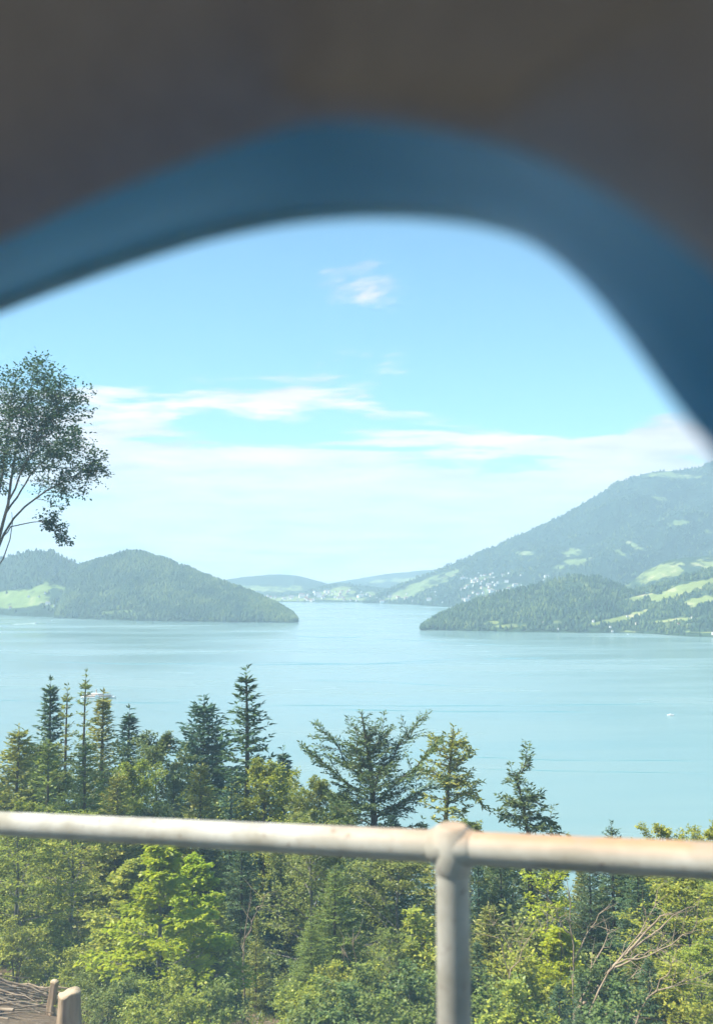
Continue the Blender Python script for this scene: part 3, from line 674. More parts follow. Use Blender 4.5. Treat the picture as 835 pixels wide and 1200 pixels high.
# irregular fir with long rising limbs, and its crooked neighbours
def px_path(pts): return np.array([P(*p) for p in pts])
def custom_conifer(name, base_px, trunk_px, Y, limbs, mat, label, lower=True, seed=3, det=near, rad=0.14, low_n=40, low_len=1.5, low_range=(0.15, 0.72)):
    c = Crown(seed); r = c.r
    tp = np.array([P(x, y, Y) for x, y in trunk_px])
    x0 = tp[0, 0]; gz = float(ground(x0, Y)); org = np.array([x0, Y, gz - 0.12])
    tr = np.concatenate([[org], tp]) - org
    c.wood.tube(tr, rad * (1 - tr[:, 2] / tr[-1, 2]) ** 0.8 + 0.010, 8)
    for lm in limbs:
        pts = np.array([P(x, y, Y + dy) for x, y, dy in lm]) - org
        q = np.linspace(0, 1, 7); k = np.linspace(0, 1, len(pts))
        pts = np.stack([np.interp(q, k, pts[:, a]) for a in range(3)], -1) + r.normal(0, 0.03, (7, 3))
        for sb in range(4):                                   # side shoots on the long limbs
            i0 = 1 + sb; d = nrm(pts[i0 + 1] - pts[i0] + r.normal(0, 0.22, 3)); l0 = r.uniform(0.35, 0.75)
            c.conifer_branch(np.array([pts[i0], pts[i0] + d * l0 * 0.5, pts[i0] + d * l0 + [0, 0, 0.08 * l0]]), 0.01, **{**det, 'tw_frac': 0.5, 'tw_max': 0.3})
        c.conifer_branch(pts, 0.022, start=0.08, **{**det, 'tw_frac': 0.5, 'tw_max': 0.5})
    for i0 in (1, 2, 3):
        if len(tr) - i0 - 1 < 1: continue
        seg = tr[-i0 - 1:len(tr) - i0 + 1] if i0 > 1 else tr[-2:]
        c.conifer_branch(np.array([seg[0], (seg[0] + seg[-1]) / 2, seg[-1]]), 0.01, **{**det, 'tw_frac': 0.35, 'tw_max': 0.3, 'start': 0.0})
    top_p = tr[-1]
    for q in range(14):
        az = q * 2.4; t0 = 0.80 + 0.19 * q / 14; zz = t0 * tr[-1, 2]; bq = np.array([np.interp(zz, tr[:, 2], tr[:, a]) for a in range(3)]); l0 = 0.15 + 2.6 * (1 - t0)
        c.conifer_branch(np.array([bq, bq + [0.5 * l0 * math.cos(az), 0.5 * l0 * math.sin(az), 0.3 * l0], bq + [0.85 * l0 * math.cos(az), 0.85 * l0 * math.sin(az), 0.62 * l0]]), 0.008, **{**det, 'tw_frac': 0.5, 'tw_max': 0.3})
    for q in range(low_n):
        t = low_range[0] + (low_range[1] - low_range[0]) * (q + r.random()) / low_n
        zz = t * tr[-1, 2]; b = np.array([np.interp(zz, tr[:, 2], tr[:, a]) for a in range(3)])
        az = q * 2.4 + r.normal(0, 0.3); L = low_len * r.uniform(0.6, 1.15) * (1.2 - 0.8 * t); el = -0.1 + 0.6 * t + r.normal(0, 0.1)
        f = np.linspace(0, 1, 6)
        pts = b + np.stack([L * f * math.cos(el) * math.cos(az), L * f * math.cos(el) * math.sin(az), L * (f * math.sin(el) - 0.2 * f ** 1.5 + 0.16 * f ** 3)], -1)
        c.conifer_branch(pts, 0.016, **det)
    o = empty(name, tuple(org))
    cm, tm = c.meshes('irregular', M[mat], M['bark'])
    link('trunk', tm, o); link('crown', cm, o); tag(o, label, 'tree')
    return o
custom_conifer('fir_tree', None, [(437, 1060), (438, 960), (434, 900), (428, 862), (423, 834)], 22,
    [[(432, 935, 0), (400, 915, -.3), (378, 893, -.5), (357, 873, -.6)], [(432, 915, 0), (405, 890, .3), (388, 868, .4), (372, 847, .5)],
     [(430, 900, 0), (418, 880, -.5), (408, 868, -.7)], [(434, 925, 0), (458, 890, .2), (478, 866, .4), (497, 838, .5)],
     [(436, 940, 0), (470, 912, -.4), (495, 893, -.6), (512, 868, -.7)], [(432, 885, 0), (445, 868, .5), (452, 856, .7)],
     [(437, 950, 0), (408, 940, -.6), (385, 930, -.9)], [(437, 960, 0), (475, 940, .5), (500, 925, .7), (522, 915, .8)],
     [(428, 870, 0), (436, 858, .2), (441, 848, .3)], [(437, 945, 0), (440, 915, -1.0), (450, 895, -1.6)]],
    'fir_mid', 'irregular fir with long rising limbs spread like a fan, left of the rail post', seed=31, rad=0.17, low_n=84, low_len=2.0, low_range=(0.10, 0.90))
custom_conifer('fir_tree', None, [(524, 1050), (522, 960), (526, 905), (531, 853)], 26,
    [[(524, 905, 0), (540, 890, .3), (553, 880, .4)], [(526, 890, 0), (516, 878, .3), (508, 872, .3)], [(524, 925, 0), (545, 915, -.4), (560, 935, -.6)],
     [(523, 940, 0), (548, 930, .4), (565, 942, .6)], [(528, 875, 0), (538, 868, -.3), (549, 874, -.4)], [(524, 915, 0), (505, 905, -.4), (492, 902, -.6)]],
    'fir_light', 'yellow-green fir leaning behind the rail post, its drooping limbs over the water', seed=32, det=mid, low_n=60, low_len=1.7, low_range=(0.12, 0.95))
custom_conifer('spruce_tree', None, [(622, 1060), (618, 975), (612, 940), (605, 912), (611, 899)], 27,
    [[(607, 915, 0), (600, 905, .2), (596, 912, .2)], [(610, 905, 0), (616, 898, .0), (619, 896, 0)], [(613, 945, 0), (600, 940, .3), (591, 944, .4)], [(613, 935, 0), (626, 937, -.3), (637, 948, -.4)],
     [(616, 955, 0), (598, 955, -.4), (590, 960, -.5)], [(616, 958, 0), (638, 958, .3), (652, 968, .5)], [(617, 965, 0), (645, 968, -.3), (664, 978, -.5)], [(616, 950, 0), (618, 938, .6), (624, 935, .9)]],
    'fir_mid', 'crooked thin-topped spruce rising alone above the rusty rail against the water', seed=33, det=mid, low_n=50, low_len=1.7, low_range=(0.15, 0.86))

# tall ash-like tree whose crown stands against the sky
def tall_tree():
    c = Crown(77); r = c.r; Y = 28.0
    base = P(-95, 1000, Y); gz = float(ground(base[0], Y)); org = np.array([base[0], Y, gz - 0.15])
    def path(l): return np.array([P(x, y, Y + dy) for x, y, dy in l]) - org
    fork = (-58, 800, 0)
    trunk = np.concatenate([[[0, 0, 0]], path([(-82, 950, 0), fork])])
    c.wood.tube(trunk, [0.24, 0.2, 0.16], 9)
    stems = [
        [fork, (-28, 700, .1), (-4, 640, .2), (8, 600, .3), (16, 550, .3), (24, 500, .2), (34, 462, .1), (42, 440, 0)],
        [fork, (-40, 690, -.3), (-14, 640, -.5), (0, 585, -.7), (4, 540, -.8), (10, 500, -.9), (14, 470, -.9)],
        [fork, (-20, 690, .5), (2, 632, .9), (22, 598, 1.1), (48, 580, 1.3), (74, 564, 1.4), (98, 553, 1.5), (116, 550, 1.5)],
        [(-4, 640, .2), (10, 590, -.3), (24, 555, -.6), (42, 520, -.9), (62, 490, -1.0), (74, 465, -1.0)],
        [(8, 600, .3), (26, 572, .8), (42, 548, 1.2), (64, 530, 1.5), (92, 524, 1.6)],
        [fork, (-60, 700, .4), (-58, 620, .6), (-50, 540, .7), (-44, 480, .7)],
        [fork, (-90, 720, -.4), (-110, 640, -.6), (-118, 560, -.6)],
        [(-60, 700, .4), (-85, 640, 1.2), (-100, 590, 1.6)],
        [(2, 632, .9), (14, 618, .4), (36, 612, .1), (56, 611, 0), (70, 622, 0)],
    ]
    rad = [0.075, 0.06, 0.05, 0.04, 0.035, 0.07, 0.06, 0.04, 0.022]
    for li, (st, ra) in enumerate(zip(stems, rad)):
        pts = path(st); q = np.linspace(0, 1, 14); k = np.linspace(0, 1, len(pts))
        pts = np.stack([np.interp(q, k, pts[:, a]) for a in range(3)], -1) + r.normal(0, 0.02, (14, 3)) * (q > 0)[:, None]
        c.wood.tube(pts, np.linspace(ra, 0.012, 14), 6)
        n = 30 if li in (0, 1, 3, 5, 6) else (7 if li == 8 else 19)
        for b in range(n):
            t = 0.52 + 0.48 * (b + r.random()) / n if li != 8 else 0.55 + 0.45 * (b + r.random()) / n
            p = np.array([np.interp(t, q, pts[:, a]) for a in range(3)]); tn = nrm(np.array([np.interp(t, q, np.gradient(pts[:, a], q)) for a in range(3)]))
            d = nrm(tn * 0.55 + r.normal(0, 0.55, 3) + np.array([0.05, 0, 0.12]))
            L = (1.05 if li in (0, 1, 3, 5, 6, 7) else 0.7) * r.uniform(0.6, 1.2)
            if li == 8: L *= 0.55
            f = np.linspace(0, 1, 5)[:, None]
            lp = p + d * L * f + np.array([0, 0, -0.18]) * L * f ** 2
            c.leafy(lp, 0.012, n2=6, l2=0.75, n3=4, l3=0.85, nl=4, leaf=(0.12, 0.07), planar=0.25, start=0.2, rise=-0.05)
    # thin dead shoot below the crown
    c.wood.tube(path([(-20, 690, .5), (4, 655, .6), (12, 632, .7), (15, 612, .8), (14, 600, .8)]), [0.02, 0.02, 0.018, 0.015, 0.01], 5)
    o = empty('ash_tree', tuple(org))
    cm, tm = c.meshes('ash', M['leaf_ash'], M['bark_grey'])
    link('trunk', tm, o); link('crown', cm, o)
    tag(o, 'tall many-stemmed broadleaf tree with an airy crown against the clouds', 'tree')
tall_tree()

def on_ground(px, py, lo=4.0, hi=60.0):
    for Y in np.arange(lo, hi, 0.05):
        p = P(px, py, Y)
        if p[2] <= float(ground(p[0], Y)): return p
    return P(px, py, hi)
# --- foreground saplings and bushes below and behind the rail
put_tree('beech_sapling', 'beech_sapling', 188, 988, 13.5, 'bright yellow-green beech sapling in layered sprays, behind the two stumps', wide=1.5)
put_tree('beech_sapling', 'beech_sapling', 228, 1005, 14.5, 'second bright beech sapling, close behind the layered yellow-green one', wide=1.4)
put_tree('beech_sapling', 'beech_sapling', 150, 1010, 18.0, 'darker green beech sapling rising over the thick sawn stump', wide=1.5, mat='leaf')
put_tree('beech_sapling', 'sparse_sapling', 641, 1030, 17.0, 'thin sapling with bright yellow leaves right of the rail post', wide=1.15)
put_tree('beech_sapling', 'beech_sapling', 655, 1085, 15.5, 'bright green-yellow bush under the yellow-leaved sapling', wide=1.3)
put_tree('beech_sapling', 'beech_young', 800, 1040, 18, 'fresh green leafy tree behind the fallen bleached boughs', wide=1.3)
put_tree('beech_sapling', 'beech_young', 845, 1010, 22, 'leafy green tree at the end of the rusty rail', wide=1.0)
put_tree('young_broadleaf', 'beech_young', 20, 965, 21, 'mid-green young beech over the brushwood pile', wide=1.4)
put_tree('young_broadleaf', 'beech_young', 84, 960, 23, 'mid-green young beech between the stumps and the pale larch', wide=1.35)
put_tree('young_broadleaf', 'birch_young', 362, 955, 22, 'olive feathery birch just below the rail, left of the irregular fir', wide=1.35)
put_tree('young_broadleaf', 'larch', 392, 1015, 18, 'olive-yellow feathery larch in front of the irregular fir trunk', wide=1.4)
put_tree('young_broadleaf', 'larch', 365, 1075, 16, 'low olive larch right of the bare soil patch', wide=1.4)
put_tree('young_broadleaf', 'beech_young', 470, 1000, 20, 'green leafy tree half hidden by the rail post', wide=1.3, mat='leaf_olive')
put_tree('young_broadleaf', 'birch_young', 455, 1090, 16, 'yellow-olive bush at the foot of the rail post', wide=1.4)
put_tree('young_broadleaf', 'near_spruce', 585, 985, 22, 'mid-green spruce just right of the rail post, its tip at the rail', wide=1.0, mat='spruce')
put_tree('young_broadleaf', 'young_fir', 572, 1060, 17, 'green young fir low beside the rail post', wide=1.4, mat='fir_light')
put_tree('spruce_tree', 'near_spruce', 718, 965, 26, 'spruce showing only its small tip over the rusty rail', wide=1.1)
put_tree('spruce_tree', 'near_spruce', 748, 1005, 24, 'dark spruce behind the fallen bleached boughs', wide=1.2)
put_tree('young_broadleaf', 'beech_young', 776, 975, 29, 'leafy treetop peeping over the rusty rail beside the small spruce tip', wide=0.8, mat='leaf')
put_tree('young_broadleaf', 'beech_young', 835, 975, 30, 'treetop with fresh leaves where the rusty rail leaves the view', wide=0.8, mat='leaf')
put_tree('spruce_tree', 'near_spruce', 690, 1000, 22, 'dark spruce behind the yellow-leaved sapling', wide=1.1, mat='spruce')
put_tree('young_broadleaf', 'young_fir', 745, 1110, 17, 'low green fir under the fallen bleached boughs', wide=1.4, mat='fir_light')
put_tree('young_broadleaf', 'beech_young', 820, 1110, 15, 'glossy green bush with broad leaves by the fallen boughs', wide=1.3, mat='leaf')
put_tree('spruce_tree', 'near_spruce', 285, 975, 25, 'shaded spruce over the bare soil patch', wide=1.15, mat='spruce')
put_tree('spruce_tree', 'near_spruce', 330, 990, 30, 'dark spruce in the gap left of the olive birch', wide=1.0, mat='spruce')
put_tree('young_broadleaf', 'young_fir_loose', 300, 1075, 20, 'young fir behind the white stone on the soil patch', wide=0.9)
put_tree('young_broadleaf', 'young_fir', 255, 1050, 21, 'soft green fir between the bright saplings and the soil patch', wide=1.4)

# background fill: look-alike trees further down the slope
COLOUR = {'leaf': 'fresh green', 'leaf_dark': 'dark green', 'leaf_olive': 'olive green', 'beech': 'bright yellow-green', 'spruce': 'dark green', 'spruce_blue': 'blue-green', 'fir_light': 'light green', 'larch': 'pale yellow-green'}
fill = [(-40, 880, 42), (40, 885, 40), (120, 900, 38), (160, 905, 36), (205, 905, 36), (270, 905, 38), (310, 905, 42), (350, 935, 46), (395, 945, 44), (460, 950, 40), (495, 960, 36), (550, 975, 40), (575, 985, 44),
        (600, 1005, 34), (650, 1012, 38), (680, 1015, 46), (735, 1012, 40), (765, 1010, 36), (800, 1008, 44), (850, 1000, 40), (880, 1000, 34), (-60, 900, 34), (5, 905, 36), (70, 915, 34), (440, 985, 31), (520, 990, 30), (640, 1030, 30), (705, 1035, 29), (790, 1030, 29), (560, 1010, 28), (240, 960, 29), (180, 955, 30), (120, 955, 28), (30, 950, 27), (-30, 960, 24), (340, 1000, 36), (400, 990, 29)]
for i, (px, top, Y) in enumerate(fill):
    if i % 5 in (1, 3):
        mt = ('leaf', 'leaf_dark', 'leaf_olive')[i % 3]
        put_tree('broadleaf_tree', 'round_tree', px, top, Y, COLOUR[mt] + ' leafy tree among the close-standing spruces below the rail', 'tree', COLOUR[mt] + ' leafy trees of the close forest', mat=mt, wide=0.95)
    else:
        mt = ('spruce', 'spruce_blue', 'spruce', 'fir_light')[i % 4]; sh = ('full', 'slim', 'tiered')[i % 3]
        put_tree('spruce_tree', 'spruce_' + sh, px, top, Y, COLOUR[mt] + ' spruce with a ' + sh + ' crown, deep in the close forest below the rail', 'tree', COLOUR[mt] + ' ' + sh + ' spruces of the close forest', mat=mt, wide=1.15)
shr = [(20, 1085, 17), (110, 1110, 19), (240, 1120, 15), (265, 1135, 13.5), (345, 1130, 14), (395, 1140, 13), (430, 1150, 12.5), (470, 1150, 12.5), (520, 1140, 13), (560, 1130, 13), (600, 1130, 13.5), (640, 1150, 12.5), (700, 1140, 13),
       (760, 1150, 12), (800, 1155, 12), (830, 1160, 11.5), (590, 1165, 11.5), (680, 1170, 11.5), (150, 1150, 12.5), (205, 1150, 12), (130, 1085, 22), (60, 1080, 22), (300, 1110, 24), (225, 1100, 22), (500, 1090, 17), (540, 1080, 18), (615, 1090, 18), (725, 1095, 16), (125, 1165, 11), (175, 1168, 10.5), (215, 1172, 10.2), (110, 1140, 13.5), (165, 1135, 13.5), (250, 1160, 11.5), (275, 1165, 11.0), (355, 1165, 11), (380, 1170, 10.5), (415, 1175, 10.2), (455, 1178, 10), (545, 1172, 10.2), (615, 1175, 10), (655, 1180, 10), (730, 1182, 9.8), (785, 1180, 9.8), (140, 1120, 15.5), (90, 1120, 16.5)]
for i, (px, top, Y) in enumerate(shr):
    x = P(px, 668, Y)[0]
    if 250 < px < 350 and Y < 14.6: continue                  # the bare soil patch
    if P(px, top, Y)[2] - float(ground(x, Y)) < 0.5: continue
    mt = ('leaf', 'leaf_olive', 'leaf_dark', 'leaf_olive', 'leaf')[i % 5]
    if px > 530 and i % 2:                                    # young firs among the shrubs right of the post
        if i % 4 == 1: put_tree('young_fir', 'young_fir_loose', px, top - 25, Y, 'dark knee-high fir growing among the shrubs right of the rail post', 'tree', 'knee-high firs among the shrubs', mat='spruce', wide=1.3, sink=0.05)
        continue
    put_tree('shrub', 'shrub', px, top, Y, COLOUR[mt] + ' many-stemmed shrub growing low on the forest floor', 'shrub', COLOUR[mt] + ' shrubs on the forest floor', mat=mt, wide=1.15, sink=0.05)

near_sh = [(100, 1196, .5), (128, 1190, .7), (150, 1198, .55), (172, 1185, .9), (196, 1196, .6), (220, 1184, .8), (240, 1192, .55), (120, 1172, .8), (205, 1168, .9), (358, 1194, .6), (372, 1180, .9), (390, 1196, .6), (412, 1186, .8), (440, 1196, .6), (465, 1188, .8), (490, 1198, .6), (560, 1195, .7), (582, 1186, .9), (605, 1198, .6), (640, 1192, .8), (665, 1200, .5), (700, 1196, .7), (740, 1200, .6), (775, 1196, .7), (810, 1200, .6), (830, 1194, .8), (10, 1128, .6), (45, 1122, .7), (85, 1130, .7), (110, 1140, .8), (150, 1150, .8)]
for i, (px, py, hh) in enumerate(near_sh):
    key = ('shrub', 'beech_sapling', 'larch', 'birch_young', 'young_fir', 'beech_young')[(i * 5 + i // 4) % 6]; hh *= (1.0 if key == 'shrub' else 1.5) * (0.6 if 120 < px < 270 else 1.0)
    b = on_ground(px, py); top = proj(np.array([[b[0], b[1], b[2] + hh * 1.15]]))[1][0]
    mt = ('leaf', 'leaf_olive', 'leaf_olive', 'leaf', 'beech', 'leaf', 'leaf_dark')[i % 7]
    kd = {'shrub': 'round leafy', 'beech_sapling': 'layered beech', 'larch': 'feathery larch', 'birch_young': 'upright birch', 'young_fir': 'little fir', 'beech_young': 'broad beech'}[key]
    put_tree('seedling', key, px, top, b[1], COLOUR[mt] + ' ' + kd + ' seedling in brown soil at the near forest edge', 'seedling', COLOUR[mt] + ' ' + kd + ' seedlings on the soil', mat=mt, wide=1.45, sink=0.05)

# wood further down the slope, one mass
def slope_wood():
    r = np.random.default_rng(5)
    mb = MB(); n = 900
    s2 = 60 + 470 * r.random(n) ** 0.8; s1 = r.uniform(-1, 1, n) * (60 + s2 * 0.9)
    X = s1 * h1[0] + s2 * h2[0]; Y = s1 * h1[1] + s2 * h2[1]; Z = ground(X, Y)
    ok = (Z > 1) & (Y > 50); X, Y, Z = X[ok], Y[ok], Z[ok]; n = len(X)
    hh = r.uniform(7, 11.5, n)
    k = 420
    t = r.random((n, k)) ** 0.8; az = r.random((n, k)) * 6.283
    rad = hh[:, None] * 0.2 * (1.02 - t) ** 0.8 * np.sqrt(r.uniform(0.25, 1, (n, k)))
    base = np.stack([X[:, None] + rad * np.cos(az), Y[:, None] + rad * np.sin(az), Z[:, None] + hh[:, None] * (0.06 + 0.94 * t)], -1).reshape(-1, 3)
    d = nrm(np.stack([np.cos(az), np.sin(az), r.normal(-0.1, 0.3, az.shape)], -1).reshape(-1, 3))
    V, Fq = kites(base, d, r.uniform(0.5, 1.0, len(base)), r.uniform(0.18, 0.34, len(base)), r, 0.8)
    mb.add(V, [Fq])
    tag(mb.build('slope_wood', M['spruce_blue']), 'close woodland running down the slope to the shore', 'woodland', None, 'stuff')
slope_wood()

# ------------------------------------------------------------------ stumps, brushwood, stones, dead boughs
def stump(px, top, base_py, r0, label, lean=(0, 0), seed=0):
    bp = on_ground(px, base_py); Y = bp[1]; x = bp[0]
    gz = float(ground(x, Y)); h = P(px, top, Y)[2] - gz
    o = empty('tree_stump', (x - lean[0] * h, Y - lean[1] * h, gz - 0.1)); h += 0.1
    n = 18; ang = np.arange(n) * 2 * math.pi / n
    lob = 1 + 0.09 * np.sin(ang * 3 + seed) + 0.06 * np.sin(ang * 5 + 2 * seed)
    prof = [(0, 1.55), (0.12, 1.3), (0.35, 1.1), (0.7, 1.0), (0.965, 0.97)]
    V = []
    for f, k in prof:
        lb = 1 + (lob - 1) * (2.2 - 1.2 * f)
        V += [(r0 * k * lb[i] * math.cos(ang[i]) + lean[0] * h * f, r0 * k * lb[i] * math.sin(ang[i]) + lean[1] * h * f, h * f + (0.16 * r0 * math.sin(ang[i] + seed) + 0.10 * r0 * math.sin(3 * ang[i] + 2 * seed) if f > 0.9 else 0)) for i in range(n)]
    i = np.arange(len(prof) - 1)[:, None] * n; j = np.arange(n)[None]; k2 = (j + 1) % n
    mb = MB(); mb.add(V, [np.stack([i + j, i + k2, i + n + k2, i + n + j], -1).reshape(-1, 4)])
    mb.build('trunk', M['stump_bark'], o, True)
    # sawn top: a proud slab with a step where the saw cuts met
    top_v = np.array(V[-n:]); cb = MB()
    slab = np.concatenate([top_v * [1, 1, 1] + [0, 0, -0.004], top_v + [0, 0, 0.035 * h + 0.01], [[lean[0] * h * 0.965, lean[1] * h * 0.965, h * 0.965 + 0.036 * h + 0.01]]])
    q = np.arange(n); q2 = (q + 1) % n
    cb.add(slab, [np.stack([q, q2, n + q2, n + q], -1), np.stack([n + q, n + q2, 0 * q + 2 * n], -1)])
    cb.build('sawn_top', M['stump_cut'], o)
    tag(o, label, 'stump', 'sawn tree stumps')
stump(81, 1163, 1210, 0.15, 'thick sawn stump with a pale cut top, bark peeling, beside the brushwood', seed=2)
stump(63, 1150, 1190, 0.062, 'thin leaning sawn stump standing close to the thick stump', lean=(0.12, 0), seed=4)

def brush_pile():
    r = np.random.default_rng(12)
    c = on_ground(18, 1178); gz = c[2]
    o = empty('brushwood_pile', (c[0], c[1], gz - 0.03))
    for i in range(230):
        a = r.normal(0.35, 0.6) + (math.pi if r.random() < 0.3 else 0)
        L = r.uniform(0.5, 1.7); q = r.uniform(-1.6, 0.35), r.uniform(-4.2, 3.2)
        hgt = max(0.0, 0.38 * (1 - np.hypot(q[0] + 0.5, (q[1] - 0.5) * 0.7) / 1.5)) * r.random() + 0.02
        f = np.linspace(-0.5, 0.5, 6)
        x = q[0] + L * f * math.cos(a); y = q[1] + L * f * math.sin(a)
        zz = ground(c[0] + x, c[1] + y) - (gz - 0.03) + hgt + 0.10 * L * f * r.normal(0, 1.2) + 0.03
        pts = np.stack([x, y, np.maximum(zz, ground(c[0] + x, c[1] + y) - gz + 0.03)], -1) + r.normal(0, 0.018, (6, 3))
        mb = MB(); mb.tube(pts, np.linspace(r.uniform(0.012, 0.028), 0.006, 6), 5, True)
        mb.build('branch', M['dead'], o, True)
    tag(o, 'heap of bleached dry branches beside the thick stump', 'brushwood')
brush_pile()

def rock(px, py, r0, label, seed):
    r = np.random.default_rng(seed)
    c = on_ground(px, py)
    import bmesh
    bm = bmesh.new(); bmesh.ops.create_icosphere(bm, subdivisions=2, radius=1)
    for v in bm.verts:
        d = np.array(v.co); k = 1 + 0.35 * fbm(d[0] * 2 + seed, d[1] * 2 + d[2] * 1.7, seed, 3) * 2
        v.co = Vector((d[0] * k * r0 * 1.25, d[1] * k * r0, d[2] * k * r0 * 0.75))
    me = bpy.data.meshes.new('stone'); bm.to_mesh(me); bm.free(); me.materials.append(M['stone'])
    o = link('stone', me); o.location = (c[0], c[1], c[2] + r0 * 0.35); o.rotation_euler = (r.normal(0, .2), r.normal(0, .2), r.random() * 6)
    tag(o, label, 'stone')
rock(328, 1166, 0.10, 'white stone lying on the bare soil patch', 3)
rock(322, 1174, 0.05, 'small pale stone just below the white stone', 6)

def dead_bough(name, label, paths, r0, seed, twigs=10):
    r = np.random.default_rng(seed)
    first = np.array([P(*q) for q in paths[0]]); org = first[0].copy(); org[2] = float(ground(org[0], org[1])) - 0.05
    o = empty(name, tuple(org))
    for bi, pth in enumerate(paths):
        pts = np.array([P(*q) for q in pth]) - org
        if bi == 0: pts = np.concatenate([[[0, 0, 0]], pts])
        q = np.linspace(0, 1, 10); k = np.linspace(0, 1, len(pts))
        pts = np.stack([np.interp(q, k, pts[:, a]) for a in range(3)], -1) + r.normal(0, 0.018, (10, 3)) * (q > 0.05)[:, None]
        mb = MB(); ra = r0 * (1 if bi == 0 else 0.7)
        mb.tube(pts, np.linspace(ra, ra * 0.2, 10), 5)
        for t in range(twigs):
            i = r.integers(3, 10); d = nrm(pts[i] - pts[i - 1] + r.normal(0, 0.09, 3)); L = r.uniform(0.15, 0.5)
            tp = np.array([pts[i], pts[i] + d * L * 0.5 + r.normal(0, 0.02, 3), pts[i] + d * L + r.normal(0, 0.05, 3)])
            mb.tube(tp, [ra * 0.28, ra * 0.2, 0.002], 4)
        mb.build('bough', M['dead'], o, True)
    tag(o, label, 'branch')
dead_bough('dead_branch', 'bleached dead boughs arching up through the bushes right of the yellow sapling',
    [[(672, 1190, 13), (700, 1150, 13), (735, 1115, 13.2), (775, 1085, 13.4), (805, 1065, 13.6)], [(690, 1165, 13), (720, 1155, 12.9), (750, 1140, 12.9)],
     [(700, 1150, 13), (740, 1122, 12.8), (780, 1112, 12.7)], [(672, 1190, 13), (690, 1150, 13.2), (705, 1110, 13.4), (715, 1090, 13.4)], [(735, 1115, 13.2), (770, 1075, 13.0), (795, 1070, 13.0)]], 0.030, 3)
dead_bough('dead_branch', 'dead fallen branch lying low along the bottom of the bushes',
    [[(700, 1185, 12), (730, 1187, 12), (770, 1194, 11.9), (830, 1200, 11.8)]], 0.025, 5, 6)
dead_bough('dead_sapling', 'thin bare dead sapling stem behind the yellow-leaved sapling',
    [[(672, 1180, 15), (671, 1120, 15), (668, 1060, 15), (664, 1030, 15)], [(671, 1130, 15), (690, 1090, 15), (712, 1060, 15.1)], [(670, 1100, 15), (655, 1080, 15), (648, 1060, 15)]], 0.022, 7)
dead_bough('dead_sapling', 'bare grey dead stem rising from the soil patch',
    [[(286, 1150, 16), (285, 1110, 16), (290, 1075, 16), (296, 1050, 16)], [(285, 1110, 16), (300, 1065, 16), (312, 1050, 16)]], 0.02, 9, 6)
dead_bough('dead_sapling', 'bare pale stem in front of the irregular fir trunk',
    [[(425, 1185, 14), (419, 1140, 14), (415, 1110, 14), (419, 1095, 14)], [(419, 1140, 14), (405, 1120, 14), (400, 1110, 14)]], 0.016, 11, 4)
dead_bough('dead_sapling', 'leaning grey dead stem beside the rail post bushes',
    [[(622, 1195, 14.5), (612, 1140, 14.5), (605, 1100, 14.5), (598, 1075, 14.5)], [(612, 1140, 14.5), (600, 1118, 14.5), (590, 1108, 14.5)]], 0.022, 13, 5)

dead_bough('dead_branch', 'long thin bleached twig crossing in front of the dark spruce, above the fallen boughs',
    [[(690, 1175, 12.6), (720, 1130, 12.6), (748, 1096, 12.6), (768, 1066, 12.6)], [(720, 1130, 12.6), (760, 1118, 12.5), (800, 1098, 12.4), (822, 1078, 12.4)]], 0.02, 23, 12)
dead_bough('dead_branch', 'pale forked dead stem leaning out of the bushes next to the yellow sapling',
    [[(600, 1196, 12.4), (596, 1150, 12.4), (588, 1110, 12.4), (580, 1085, 12.4)], [(596, 1150, 12.4), (610, 1118, 12.3), (628, 1090, 12.3)]], 0.017, 25, 9)
dead_bough('dead_branch', 'pale dead twig spray rising at the foot of the leafy bush by the fallen boughs',
    [[(745, 1190, 11.6), (765, 1165, 11.6), (795, 1150, 11.6), (825, 1140, 11.6)], [(765, 1165, 11.6), (780, 1140, 11.5), (790, 1118, 11.5)]], 0.016, 27, 9)
def litter():
    r = np.random.default_rng(4); mb = MB()
    for q in range(1500):
        s2 = r.uniform(3.5, 22); s1 = r.uniform(-16, 8)
        x = s1 * h1[0] + s2 * h2[0]; y = s1 * h1[1] + s2 * h2[1]; z = float(ground(x, y)) + 0.015
        a = r.random() * 6.283; L = r.uniform(0.08, 0.45)
        x2 = x + L * math.cos(a); y2 = y + L * math.sin(a)
        mb.tube([(x, y, z), ((x + x2) / 2, (y + y2) / 2, float(ground((x + x2) / 2, (y + y2) / 2)) + 0.03), (x2, y2, float(ground(x2, y2)) + 0.015)], [0.006, 0.005, 0.003], 3)
    tag(mb.build('fallen_twigs', M['dead']), 'dry twigs and litter strewn over the forest floor', 'twigs', None, 'stuff')
litter()
def ferns():
    r = np.random.default_rng(8); n = 9000
    s2 = r.uniform(9.5, 45, n); s1 = r.uniform(-35, 22, n)
    x = s1 * h1[0] + s2 * h2[0]; y = s1 * h1[1] + s2 * h2[1]; z = ground(x, y)
    keep = fbm(x / 4, y / 4, 15, 3) > -0.02
    x, y, z = x[keep], y[keep], z[keep]; n = len(x); k = 6
    base = np.repeat(np.stack([x, y, z], -1), k, 0) + r.normal(0, 0.05, (n * k, 3)) * [1, 1, 0]
    d = nrm(r.normal(0, 0.7, (n * k, 3)) * [1, 1, 0.2] + [0, 0, 0.8])
    V, Fq = kites(base, d, r.uniform(0.08, 0.26, n * k), r.uniform(0.015, 0.045, n * k), r, 0.3)
    tag(link('ground_cover', mesh_from('ground_cover', V, [Fq], M['leaf_olive'])), 'low green ferns and grass covering the forest floor', 'undergrowth', None, 'stuff')
ferns()

